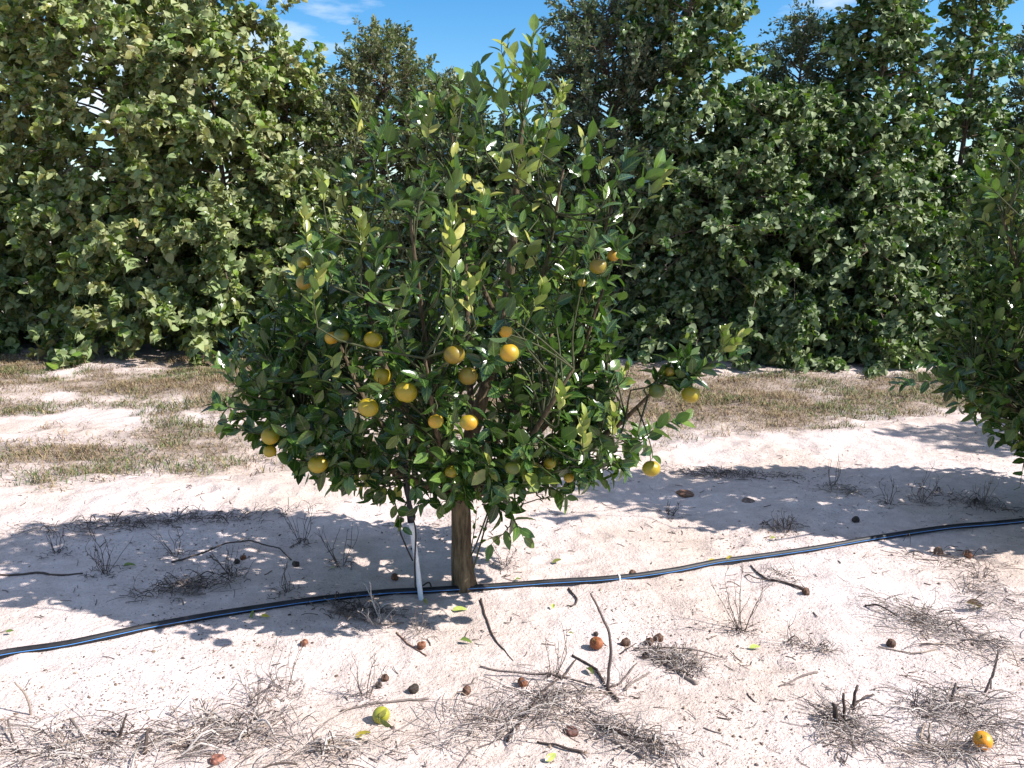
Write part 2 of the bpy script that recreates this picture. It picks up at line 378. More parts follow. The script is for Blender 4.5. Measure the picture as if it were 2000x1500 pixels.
def litter(n):
    mb = MB()
    y = 2.0+4.6*rng.random(n)**1.3; x = rng.uniform(-1, 1, n)*(y*0.64+0.3)
    k = np.clip(0.25+1.6*(vnoise(x, y, 0.5, 41)+0.5*vnoise(x, y, 0.2, 42)), 0.04, 1)
    m = rng.random(n) < k; x, y = x[m], y[m]; n = len(x)
    z = ground_z(x, y)+0.002
    az = rng.uniform(0, 6.28, n); ln = rng.uniform(0.0016, 0.0055, n)*(1+1.2*(rng.random(n) < 0.08)); wd = ln*rng.uniform(0.25, 0.8, n)
    d = np.stack([np.cos(az), np.sin(az), rng.uniform(-.25, .45, n)], 1)*ln[:, None]; s = np.stack([-np.sin(az), np.cos(az), rng.uniform(-.3, .5, n)], 1)*wd[:, None]
    P = np.stack([x, y, z], 1); up = np.array([0, 0, 1.])*(ln*0.4)[:, None]
    V = np.stack([P-d, P-s, P+d, P+s, P+up], 1).reshape(-1, 3); o = (np.arange(n)*5)[:, None, None]
    F = np.array([[0, 1, 4], [1, 2, 4], [2, 3, 4], [3, 0, 4]])[None]+o
    pal = np.array([(0.12, 0.075, 0.05), (0.20, 0.13, 0.09), (0.30, 0.22, 0.16), (0.09, 0.06, 0.05), (0.40, 0.33, 0.27)])
    c = pal[rng.integers(0, 5, n)]*rng.uniform(0.7, 1.2, (n, 1))
    mb.add(V, [F.reshape(-1, 3)], np.repeat(c, 5, 0)); return mb
o = litter(45000).build('ground_litter', M_DRY, smooth=False); o['kind'] = 'stuff'; o['label'] = 'tiny brown crumbs of bark and leaf strewn over the sand'

tl_ = MB(); k = 0
while k < 750:
    y = 2.1+3.6*rng.random()**1.4; x = rng.uniform(-1, 1)*(y*.62+.2)
    if rng.random() > 0.15+1.5*max(0, vnoise(x, y, .45, 71)+.1): continue
    a = rng.uniform(0, 6.28); l = rng.uniform(.012, .06); t_ = np.linspace(-1, 1, 4)*l/2; bn = rng.normal(0, .15)
    X = x+np.cos(a)*t_-np.sin(a)*bn*t_*t_/l*2; Y = y+np.sin(a)*t_+np.cos(a)*bn*t_*t_/l*2
    c_ = np.array([(0.10, 0.07, 0.055), (0.2, .16, .14), (0.34, .29, .26), (.06, .045, .04)][rng.integers(0, 4)])
    tube(tl_, np.column_stack([X, Y, ground_z(X, Y)+.002+rng.uniform(0, .006)*np.linspace(0, 1, 4)]), rng.uniform(.0008, .0022), 5, c_); k += 1
o = tl_.build('twig_litter', M_DRY); o['kind'] = 'stuff'; o['label'] = 'short broken bits of twig strewn over the sand'

# ------------------------------------------------------------------ citrus trees
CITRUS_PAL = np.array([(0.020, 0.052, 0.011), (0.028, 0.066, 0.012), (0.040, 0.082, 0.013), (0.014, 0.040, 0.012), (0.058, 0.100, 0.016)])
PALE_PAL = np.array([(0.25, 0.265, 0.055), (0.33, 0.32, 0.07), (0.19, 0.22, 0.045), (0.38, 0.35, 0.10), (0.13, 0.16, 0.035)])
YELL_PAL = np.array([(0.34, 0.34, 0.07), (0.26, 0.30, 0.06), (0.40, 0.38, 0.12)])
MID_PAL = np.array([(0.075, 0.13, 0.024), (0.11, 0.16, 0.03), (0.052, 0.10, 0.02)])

class Foliage:
    def __init__(s): s.pos = []; s.ax = []; s.nr = []; s.sz = []; s.ti = []; s.tw = MB()
    def twig(s, pts, nleaf, size, pal, r0=0.0035, start=0.25, upright=0.0, tint=(0.055, 0.060, 0.026), whorl=False):
        P = curve(pts, 7) if len(pts) < 5 else curve(pts, 13)[::2]; tube(s.tw, P, np.linspace(r0, 0.0012, 7), 5, tint, cap=False)
        if nleaf <= 0: return
        t = start+(1-start)*(np.arange(nleaf)+rng.uniform(0.1, 0.9, nleaf))/nleaf
        t[-1] = 1.0
        f = t*6; i = np.clip(f.astype(int), 0, 5); q = P[i]+(P[i+1]-P[i])*(f-i)[:, None]
        d = norm(P[i+1]-P[i])
        ang = np.arange(nleaf)*2.4+rng.uniform(0, 6.28)
        rnd = rng.normal(0, 1, (nleaf, 3)); rad = norm(np.cross(d, norm(rnd)))
        ref = norm(np.cross(d, np.array([0.31, 0.47, 0.22]))); ref2 = np.cross(d, ref)
        rad = ref*np.cos(ang)[:, None]+ref2*np.sin(ang)[:, None]
        along = 0.25+0.75*t**2+upright
        ax = norm(d*along[:, None]+rad*(0.95-0.35*upright)+rng.normal(0, 0.22, (nleaf, 3)))
        nr = norm(np.array([0.48, -0.20, 0.72])*(1-0.25*upright)-rad*(0.15+0.7*upright)+d*0.5+rng.normal(0, 0.55, (nleaf, 3)))
        s.pos.append(q); s.ax.append(ax); s.nr.append(nr)
        s.sz.append(size*rng.uniform(0.7, 1.2, nleaf)*(1-0.25*np.abs(2*t-1.1)))
        s.ti.append(pal[rng.integers(0, len(pal), nleaf)]*rng.uniform(0.8, 1.2, (nleaf, 1)))
    def finish(s, root, fruits=(), org=np.zeros(3), keep_prob=0.08):
        pos = np.concatenate(s.pos); ax = np.concatenate(s.ax); nr = np.concatenate(s.nr); sz = np.concatenate(s.sz); ti = np.concatenate(s.ti)
        ctr = pos+ax*sz[:, None]*0.5
        keep = ctr[:, 2] > 0.16+ground_z(ctr[:, 0], ctr[:, 1])
        u, v, dep = project(ctr)
        tipu, tipv, _ = project(pos+ax*sz[:, None])
        for (fp, fr, vis) in fruits:                   # no leaf grows through a fruit, and the open fruits hang clear of the leaves
            fu, fv, fd = project(fp); rp = FPX*fr/fd
            d3 = np.linalg.norm(ctr-fp, axis=1); keep &= d3 > fr*1.25
            near = (np.minimum(np.hypot(u-fu, v-fv), np.hypot(tipu-fu, tipv-fv)) < rp*1.15) & (dep < fd+0.02)
            keep &= ~(near & (rng.random(len(u)) < vis))
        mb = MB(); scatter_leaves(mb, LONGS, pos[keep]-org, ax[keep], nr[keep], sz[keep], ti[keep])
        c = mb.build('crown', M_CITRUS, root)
        for v_ in s.tw.v: v_ -= org
        s.tw.build('twigs', M_TWIG, root)
        return int(keep.sum())

def profile_fn(rows, Y):
    """rows of (v, left, right) seen at distance Y -> z, xl, xr"""
    z = np.array([at(1000, v, Y)[2] for v, l, r in rows]); xl = np.array([at(l, v, Y)[0] for v, l, r in rows]); xr = np.array([at(r, v, Y)[0] for v, l, r in rows])
    o = np.argsort(z); return z[o], xl[o], xr[o]

def citrus_tree(name, rows, Y, trunk_pts, trunk_r, limb_ends, ntwig, shoots, label, fruits=(), depth=0.82, zpow=1.0, seed=1, leafsize=0.082, extra=None, clear=()):
    global rng
    rng = np.random.default_rng(seed)
    base = trunk_pts[0].copy(); root = empty(name, base); tag(root, label, 'tree')
    mb = MB(); P = curve(trunk_pts, 14)
    rr = np.interp(np.linspace(0, 1, 14), np.linspace(0, 1, len(trunk_r)), trunk_r)
    P2 = P.copy(); P2[0][2] -= 0.05
    tube(mb, P2-base, rr, 20, (0.130, 0.098, 0.058), lump=0.14)
    F2 = np.array([[0.034, -0.012, -0.05], [0.030, -0.010, 0.0], [0.022, -0.008, 0.08], [0.020, -0.006, 0.2], [0.022, -0.004, 0.34], [0.01, 0, 0.46]])
    F2 = curve(F2, 12); F2[:, 0] += np.interp(F2[:, 2], P[:, 2]-base[2], P[:, 0]-base[0]); F2[:, 1] += np.interp(F2[:, 2], P[:, 2]-base[2], P[:, 1]-base[1])
    tube(mb, F2, np.linspace(0.036, 0.020, 12), 12, (0.095, 0.062, 0.036), lump=0.16)
    mb.build('trunk', M_BARK, root)
    nodes = [P[6:]]; nrad = [rr[6:]]
    for k, (end, st, ctrl) in enumerate(limb_ends):
        i = min(int(st*13), 13); a = P[i]; mid = a*0.45+end*0.55+np.array(ctrl)
        Q = curve([a, mid, end], 12); r = np.linspace(max(0.011, rr[i]*0.50), 0.005, 12)
        lb = MB(); tube(lb, Q-base, r, 8, (0.095, 0.068, 0.040), lump=0.08); lb.build('limb', M_BARK, root)
        nodes.append(Q[2:])
    nodes = np.concatenate(nodes)
    z, xl, xr = profile_fn(rows, Y)
    fo = Foliage(); cy = Y+0.03
    made = 0
    while made < ntwig:
        zz = z[0]+(z[-1]-z[0])*rng.random()**zpow
        l, r = np.interp(zz, z, xl), np.interp(zz, z, xr)
        cx, hw = (l+r)/2, (r-l)/2
        if rng.random() > hw*hw/0.9+0.08 or (zz > 1.35 and rng.random() < 0.5): continue
        th = rng.uniform(0, 2*np.pi); q = math.sqrt(rng.uniform(0.38, 1.0))
        tip = np.array([cx+hw*q*math.cos(th)*0.97, cy+hw*depth*q*math.sin(th), zz])
        want = tip-np.array([0, 0, 0.22])
        dd = np.linalg.norm(nodes-want, axis=1)+0.6*np.maximum(0, nodes[:, 2]-tip[2]+0.05)
        a = nodes[np.argmin(dd)]
        L = np.linalg.norm(tip-a)
        mid = (a+tip)/2+np.array([0, 0, 0.12*L])+rng.normal(0, 0.03, 3)
        out = norm(np.array([tip[0]-cx, tip[1]-cy, 0.15]))
        end = tip+out*0.02+np.array([0, 0, 0.05*(1 if zz > 0.9 else -0.4)])
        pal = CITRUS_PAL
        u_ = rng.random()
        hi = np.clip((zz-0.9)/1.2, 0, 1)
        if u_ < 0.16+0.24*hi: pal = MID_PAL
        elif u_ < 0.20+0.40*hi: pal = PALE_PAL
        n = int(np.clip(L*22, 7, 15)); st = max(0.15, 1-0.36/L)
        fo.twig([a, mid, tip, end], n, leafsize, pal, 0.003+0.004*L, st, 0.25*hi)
        made += 1
    for (pts, n, size, pal, st, upr) in shoots:
        if pal is PALE_PAL or pal is YELL_PAL: size, n = size*0.82, int(n*1.25)
        Pn = [at(u, v, d) for (u, v, d) in pts]
        dd = np.linalg.norm(nodes-(Pn[0]-np.array([0, 0, 0.12])+rng.normal(0, .05, 3)), axis=1); a = nodes[np.argmin(dd)]
        gap = np.linalg.norm(a-Pn[0]); ln = sum(np.linalg.norm(Pn[k+1]-Pn[k]) for k in range(len(Pn)-1))
        low = Pn[0]+(Pn[0]-Pn[1])*min(0.5, gap/ln*0.5)*0.6; pts_ = [a, a*0.35+low*0.65, Pn[0]] + Pn[1:]
        st2 = (1+1+st*(len(Pn)-1))/(len(pts_)-1)
        fo.twig(pts_, n, size, pal, 0.0046, st2, upr)
    if extra: extra(fo)
    # every fruit ends a drooping twig, under a few leaves of its own
    for (fp, fr, vis) in fruits:
        top = fp+np.array([0, 0, fr]); dd = np.linalg.norm(nodes-(top+np.array([0, 0.1, 0.02])), axis=1); a = nodes[np.argmin(dd)]
        fo.twig([a, (a+top)/2+np.array([0, 0, 0.03]), top+np.array([0.005, 0.015, 0.025]), top], 6, leafsize*0.95, CITRUS_PAL, 0.004, 0.45, 0.0)
        for _ in range(0 if 0.99 < vis < 1 else 2):  # loose sprigs added on the sun side to shade the fruit
            q = fp+SUNV*(fr+0.05)+rng.normal(0, .012, 3); b = q+np.array([0.03, 0.12, -0.06])
            fo.twig([b, (b+q)/2+np.array([0, 0, .02]), q+np.array([-.01, -.02, 0])], 7, leafsize, CITRUS_PAL, 0.003, 0.35, 0.0)
    n = fo.finish(root, list(fruits)+list(clear), base)
    print(name, 'leaves', n)
    return root

# ---- the oranges that hang in the middle tree: (u, v, radius px, distance, tone, how clear of leaves, label)
O, YO, GR, DK_SHADE = (0.46, 0.245, 0.012), (0.33, 0.235, 0.012), (0.085, 0.115, 0.022), (0.20, 0.14, 0.014)  # the last tone puts crown shade into the peel colour
HANG = [
 (648, 660, 14, 2.98, O, .9, 'dull orange half covered by a greener fruit on the left side of the crown'),
 (667, 655, 15, 2.95, GR, .9, 'greenish orange pressed against a dull orange at its left'),
 (729, 663, 18, 2.92, YO, 1, 'dull orange hanging upper left of the trunk, directly above the yellow-topped one'),
 (748, 735, 18, 2.88, YO, 1, 'round orange with a sunlit yellow patch on its top, above the biggest fruit'),
 (793, 766, 22, 2.80, YO, 1, 'largest wide orange, shaded, in the middle of the left fruit cluster'),
 (719, 796, 20, 2.80, YO, 1, 'flattish shaded orange lowest left in the cluster of three beside the largest'),
 (851, 823, 15, 2.86, O, .95, 'small shaded orange just left of the bright sunlit one above the trunk'),
 (916, 825, 18, 2.78, O, 1, 'bright sunlit orange hanging straight above the trunk'),
 (914, 734, 19, 2.84, DK_SHADE, 1, 'shaded olive orange hanging between the sunlit one over the trunk and the paired oranges'),
 (887, 692, 21, 2.86, DK_SHADE, 1, 'large shaded brownish orange left of the bright orange in the crown centre'),
 (995, 689, 19, 2.76, O, 1, 'bright sunlit orange in the middle of the crown beside a pale limb'),
 (988, 648, 13, 2.88, O, .95, 'small bright orange peeping out just above the sunlit middle one'),
 (528, 852, 18, 3.10, YO, 1, 'yellow orange at the far left low edge of the crown'),
 (527, 881, 13, 3.12, YO, 1, 'small olive orange tucked beneath the yellow one at the far left low edge'),
 (621, 907, 19, 2.98, YO, 1, 'yellow orange hanging lowest on the left underside, over the bare sand'),
 (882, 921, 14, 2.92, YO, .95, 'small yellow-green orange against the trunk just under the lowest leaves'),
 (1001, 914, 15, 2.86, GR, 1, 'dark green unripe orange low and right of the trunk'),
 (1074, 905, 12, 3.00, O, .95, 'small orange half hidden low right of the green unripe fruit'),
 (1111, 933, 10, 3.02, O, .95, 'tiny orange at the lower right fringe beneath a yellow leaf'),
 (1272, 915, 18, 3.06, YO, 1, 'bright yellow orange hanging alone at the lower right corner of the crown'),
 (1349, 771, 18, 3.16, YO, 1, 'yellow orange hanging at the end of the long right branch over the grass'),
 (1283, 763, 16, 3.22, GR, 1, 'dark green orange under the long right branch, left of the yellow one'),
 (1309, 726, 11, 3.20, DK_SHADE, .9, 'small dim orange among the leaves on the long right branch'),
 (594, 512, 14, 3.14, DK_SHADE, .95, 'dim orange highest at the left edge of the crown'),
 (594, 551, 16, 3.08, DK_SHADE, .95, 'shaded brown orange directly below the highest left one'),
 (1168, 520, 17, 3.06, DK_SHADE, .95, 'shaded olive orange high on the right side of the crown'),
 (1198, 499, 12, 3.14, (0.34, 0.19, 0.012), .95, 'orange with a bright rim beside the shaded olive one high on the right'),
 (1137, 552, 9, 3.12, YO, .95, 'tiny orange just below the pair high on the right'),
 (776, 592, 14, 3.02, GR, .9, 'olive green orange high in the left middle of the crown'),
]
fruits = []
for (u, v, rp, d, tone, vis, lab) in HANG:
    d = d if ('bright' in lab or d > 3.04) else d+0.10
    p = at(u, v, d); _, _, dep = project(p); fruits.append((p, rp*dep/FPX, 0.995 if 'bright' in lab or 'alone' in lab or 'over the grass' in lab else vis))

rows_main = [(955, 720, 1050), (915, 580, 1230), (870, 500, 1265), (830, 455, 1285), (780, 428, 1265), (730, 425, 1230), (680, 445, 1215), (620, 500, 1220),
             (560, 545, 1235), (500, 585, 1245), (430, 610, 1245), (360, 650, 1225), (300, 690, 1175), (240, 745, 1115), (190, 840, 1095), (140, 950, 1078), (100, 1000, 1065)]
TY = gp(905, 1146)[1]
print('trunk distance', TY)
tb = gp(907, 1147)
trunk_pts = [tb, at(901, 1070, TY), at(899, 985, TY), at(905, 900, TY+0.01), at(945, 770, TY+0.02), at(985, 620, TY+0.03), at(1002, 480, TY+0.03), at(1010, 330, TY+0.02), at(1028, 190, TY), at(1040, 90, TY-0.02)]
trunk_r = [0.058, 0.040, 0.039, 0.038, 0.026, 0.021, 0.017, 0.012, 0.008, 0.004]
def lim(u, v, d, st, c=(0, 0, 0.0)): return (at(u, v, TY+d), st, c)
limbs = [lim(560, 780, -0.15, .27, (0, 0, -.05)), lim(620, 560, 0.1, .28, (-.05, 0, -.12)), lim(700, 330, -0.05, .30, (-.12, 0, -.10)), lim(800, 420, -0.45, .30, (0, -.1, -.1)),
         lim(830, 700, -0.62, .27, (0, -.1, -.05)), lim(1120, 720, -0.55, .27, (0, -.1, -.05)), lim(1180, 560, -0.2, .30, (.08, 0, -.1)), lim(1200, 380, 0.05, .36, (.1, 0, -.1)),
         lim(1200, 800, 0.1, .27, (0.05, 0, -.03)), lim(900, 300, 0.35, .4, (0, .1, -.1)), lim(780, 640, 0.6, .27, (0, .1, -.05)), lim(1080, 650, 0.6, .27, (0, .1, -.05)), lim(1100, 330, -0.3, .5, (.05, -.05, -.05)),
         lim(880, 230, -0.1, .55, (-.06, 0, -.05)), lim(1290, 752, -0.25, .27, (.1, 0, -.02))]
D = 2.95
shoots = [
 ([(1012, 300, 3.4), (1032, 160, 3.35), (1042, 62, 3.32)], 16, 0.085, MID_PAL, 0.15, 0.6),
 ([(1020, 240, 3.4), (1050, 150, 3.3), (1058, 85, 3.3)], 9, 0.085, MID_PAL, 0.3, 0.7),
 ([(950, 300, 3.3), (935, 200, 3.3), (928, 150, 3.3)], 9, 0.085, CITRUS_PAL, 0.3, 0.6),
 ([(985, 280, 3.3), (985, 190, 3.3), (980, 140, 3.3)], 9, 0.08, MID_PAL, 0.3, 0.6),
 ([(1050, 330, 3.2), (1085, 220, 3.2), (1105, 165, 3.2)], 12, 0.06, YELL_PAL, 0.3, 0.5),
 ([(1100, 350, 3.2), (1160, 260, 3.2), (1185, 240, 3.2)], 9, 0.09, MID_PAL, 0.3, 0.3),
 ([(690, 320, 3.3), (700, 240, 3.3), (698, 200, 3.3)], 9, 0.075, PALE_PAL, 0.3, 0.6),
 ([(755, 330, 3.3), (758, 260, 3.3), (756, 225, 3.3)], 8, 0.075, MID_PAL, 0.3, 0.6),
 ([(830, 330, 3.3), (838, 240, 3.3), (842, 200, 3.3)], 9, 0.07, PALE_PAL, 0.3, 0.6),
 ([(880, 310, 3.3), (885, 220, 3.3), (890, 185, 3.3)], 10, 0.055, YELL_PAL, 0.3, 0.6),
 ([(1200, 420, 3.1), (1255, 350, 3.1), (1290, 330, 3.1)], 12, 0.095, MID_PAL, 0.3, 0.4),
 ([(1230, 440, 3.1), (1270, 380, 3.1), (1300, 345, 3.1)], 9, 0.085, PALE_PAL, 0.4, 0.4),
 ([(1180, 400, 3.1), (1215, 330, 3.1), (1225, 310, 3.1)], 8, 0.085, CITRUS_PAL, 0.3, 0.5),
 ([(610, 530, 3.1), (598, 450, 3.05), (594, 405, 3.05)], 9, 0.075, PALE_PAL, 0.3, 0.6),
 ([(640, 450, 3.1), (632, 380, 3.1), (628, 350, 3.1)], 7, 0.07, YELL_PAL, 0.3, 0.6),
 ([(705, 560, 3.0), (708, 480, 3.0), (704, 425, 3.0)], 10, 0.085, PALE_PAL, 0.3, 0.6),
 ([(735, 560, 3.0), (735, 510, 3.0), (733, 480, 3.0)], 7, 0.075, MID_PAL, 0.3, 0.5),
 ([(880, 600, 2.9), (882, 500, 2.9), (884, 425, 2.9)], 11, 0.10, PALE_PAL, 0.3, 0.6),
 ([(860, 560, 2.95), (870, 420, 2.95), (892, 345, 2.95)], 10, 0.09, MID_PAL, 0.4, 0.6),
 ([(880, 690, 2.85), (885, 640, 2.85), (882, 605, 2.85)], 7, 0.085, PALE_PAL, 0.2, 0.6),
 ([(930, 640, 2.85), (915, 580, 2.85), (925, 550, 2.85)], 8, 0.085, PALE_PAL, 0.2, 0.5),
 ([(1020, 650, 2.85), (1050, 590, 2.85), (1060, 560, 2.85)], 8, 0.08, PALE_PAL, 0.2, 0.5),
 ([(620, 640, 2.95), (615, 570, 2.95), (625, 530, 2.95)], 9, 0.085, PALE_PAL, 0.2, 0.5),
 ([(770, 640, 2.9), (800, 560, 2.9), (808, 530, 2.9)], 8, 0.085, MID_PAL, 0.2, 0.5),
 ([(1120, 640, 2.95), (1140, 540, 2.95), (1162, 470, 2.95)], 5, 0.07, MID_PAL, 0.5, 0.4),
 ([(1240, 757, 3.25), (1310, 752, 3.2), (1375, 720, 3.15), (1440, 692, 3.1)], 24, 0.075, CITRUS_PAL, 0.2, 0.15),
 ([(1260, 758, 3.25), (1300, 735, 3.2), (1340, 715, 3.15)], 14, 0.075, CITRUS_PAL, 0.1, 0.1),
 ([(1300, 745, 3.2), (1340, 735, 3.15), (1368, 722, 3.1)], 12, 0.07, CITRUS_PAL, 0.1, 0.1),
 ([(1395, 705, 3.1), (1430, 672, 3.08), (1450, 655, 3.08)], 10, 0.075, YELL_PAL, 0.15, 0.6),
 ([(1395, 705, 3.1), (1412, 670, 3.08), (1416, 648, 3.08)], 7, 0.075, PALE_PAL, 0.3, 0.6),
 ([(1140, 900, 2.9), (1136, 850, 2.88), (1142, 812, 2.88)], 11, 0.07, YELL_PAL, 0.15, 0.5),
 ([(1200, 870, 2.95), (1196, 830, 2.95), (1200, 800, 2.95)], 9, 0.075, PALE_PAL, 0.2, 0.5),
 ([(1250, 860, 3.0), (1290, 830, 3.0), (1335, 818, 3.0)], 11, 0.085, MID_PAL, 0.2, 0.3),
 ([(1090, 830, 2.85), (1094, 790, 2.85), (1098, 765, 2.85)], 7, 0.07, YELL_PAL, 0.3, 0.5),
 ([(480, 770, 3.15), (450, 740, 3.12), (437, 712, 3.1)], 9, 0.085, MID_PAL, 0.2, 0.2),
 ([(500, 800, 3.15), (440, 795, 3.1), (425, 790, 3.1)], 9, 0.08, CITRUS_PAL, 0.2, 0.1),
 ([(480, 730, 3.2), (455, 690, 3.2), (445, 660, 3.2)], 7, 0.08, CITRUS_PAL, 0.2, 0.3),
 ([(520, 850, 3.15), (470, 840, 3.1), (455, 838, 3.1)], 8, 0.075, CITRUS_PAL, 0.2, 0.1),
 ([(960, 985, 3.15), (1000, 1010, 3.1), (1022, 1050, 3.08)], 10, 0.085, MID_PAL, 0.2, 0.0),
 ([(1000, 1010, 3.1), (990, 1035, 3.1), (960, 1062, 3.1)], 5, 0.085, MID_PAL, 0.3, 0.0),
 ([(900, 985, 3.25), (870, 975, 3.15), (855, 1000, 3.1)], 6, 0.095, MID_PAL, 0.2, 0.0),
 ([(920, 990, 3.2), (912, 960, 3.1), (915, 945, 3.05)], 7, 0.09, MID_PAL, 0.2, 0.3),
 ([(760, 940, 3.2), (775, 990, 3.15), (785, 1030, 3.1)], 9, 0.065, CITRUS_PAL, 0.3, 0.0),
 ([(760, 920, 3.2), (732, 960, 3.15), (726, 975, 3.15)], 5, 0.075, CITRUS_PAL, 0.4, 0.0),
 ([(1020, 985, 3.3), (1070, 970, 3.3), (1125, 975, 3.3)], 12, 0.035, CITRUS_PAL, 0.3, 0.1),
 ([(1060, 975, 3.3), (1100, 955, 3.3), (1130, 930, 3.3)], 10, 0.04, CITRUS_PAL, 0.3, 0.2),
 ([(922, 1120, 3.38), (938, 1060, 3.36), (955, 1005, 3.34)], 5, 0.035, MID_PAL, 0.5, 0.1),
 ([(918, 1090, 3.40), (926, 1040, 3.36), (932, 990, 3.34)], 6, 0.03, MID_PAL, 0.4, 0.1),
]
citrus_tree('orange_tree', rows_main, TY, trunk_pts, trunk_r, limbs, 880, shoots,
            'fruiting orange tree with a bare trunk standing in the middle of the sand', fruits, 0.72, 1.0, 5, clear=[(at(u, v, 3.36), 0.013, 0.85) for (u, v) in [(791, 870), (792, 890), (793, 910), (795, 930), (796, 950), (798, 970), (800, 990), (802, 1010), (804, 1030)]]+[(at(u, v, 3.45), 0.03, 0.5) for (u, v) in [(898, 1000), (899, 970), (892, 890), (890, 870)]])

# ---- the neighbour at the right edge of the photo
RY = 4.45
rows_r = [(930, 2060, 2180), (880, 1985, 2330), (830, 1945, 2440), (780, 1850, 2500), (730, 1830, 2500), (680, 1850, 2480), (600, 1880, 2460), (500, 1895, 2440), (400, 1915, 2380), (320, 1945, 2320), (250, 1985, 2290), (180, 2015, 2260), (110, 2040, 2230), (50, 2080, 2190)]
rb = gp(2130, 1010); RY = rb[1]
rt = [rb, at(2128, 930, RY), at(2130, 850, RY), at(2145, 700, RY), at(2150, 500, RY), at(2150, 330, RY), at(2140, 120, RY)]
def lr(u, v, d, st, c=(0, 0, 0)): return (at(u, v, RY+d), st, c)
rl = [lr(1900, 740, -.1, .3), lr(1930, 600, .2, .32, (0, 0, -.1)), lr(1960, 430, -.1, .35, (0, 0, -.1)), lr(2060, 650, -.6, .32), lr(2080, 450, -.5, .35), lr(2150, 650, .7, .32), lr(2300, 650, .1, .32), lr(2330, 500, -.3, .35), lr(2250, 400, .3, .4), lr(2200, 720, -.5, .3), lr(2010, 800, -.3, .28), lr(2050, 330, .1, .45)]
rs = [
 ([(1960, 770, 4.2), (1880, 745, 4.15), (1800, 745, 4.1), (1748, 752, 4.1)], 16, 0.085, CITRUS_PAL, 0.3, 0.0),
 ([(1960, 740, 4.2), (1880, 715, 4.15), (1790, 705, 4.1)], 16, 0.085, CITRUS_PAL, 0.3, 0.0),
 ([(1990, 850, 4.2), (1930, 810, 4.15), (1890, 780, 4.1), (1868, 750, 4.1)], 11, 0.085, CITRUS_PAL, 0.2, 0.0),
 ([(2010, 830, 4.2), (1960, 840, 4.15), (1940, 850, 4.1)], 9, 0.08, CITRUS_PAL, 0.2, 0.0),
 ([(2010, 860, 4.2), (2000, 900, 4.15), (1992, 950, 4.1)], 3, 0.07, CITRUS_PAL, 0.5, 0.0),
 ([(1990, 420, 4.1), (1940, 370, 4.05), (1920, 350, 4.0)], 9, 0.11, MID_PAL, 0.3, 0.4),
 ([(1990, 330, 4.1), (1960, 300, 4.05), (1948, 270, 4.0)], 8, 0.10, MID_PAL, 0.3, 0.4),
]
right_tree = citrus_tree('orange_tree', rows_r, RY, rt, [0.052, 0.045, 0.04, 0.028, 0.02, 0.012, 0.005], rl, 1050, rs,
            'dark shaded orange tree partly cut off by the right edge of the photo', (), 0.8, 1.0, 8, 0.086)

# the next tree of the row stands just outside the frame; only its shadow reaches the picture
nxt = right_tree.copy(); COL.objects.link(nxt); nxt.location = (6.15, 5.55, float(ground_z(6.15, 5.55))); nxt.rotation_euler = (0, 0, 2.1); nxt.scale = (1.25, 1.25, 1.3)
tag(nxt, 'next orange tree of the row, out of frame at right, shading the far sand', 'tree')
for ch in list(right_tree.children):
    c = ch.copy(); COL.objects.link(c); c.parent = nxt

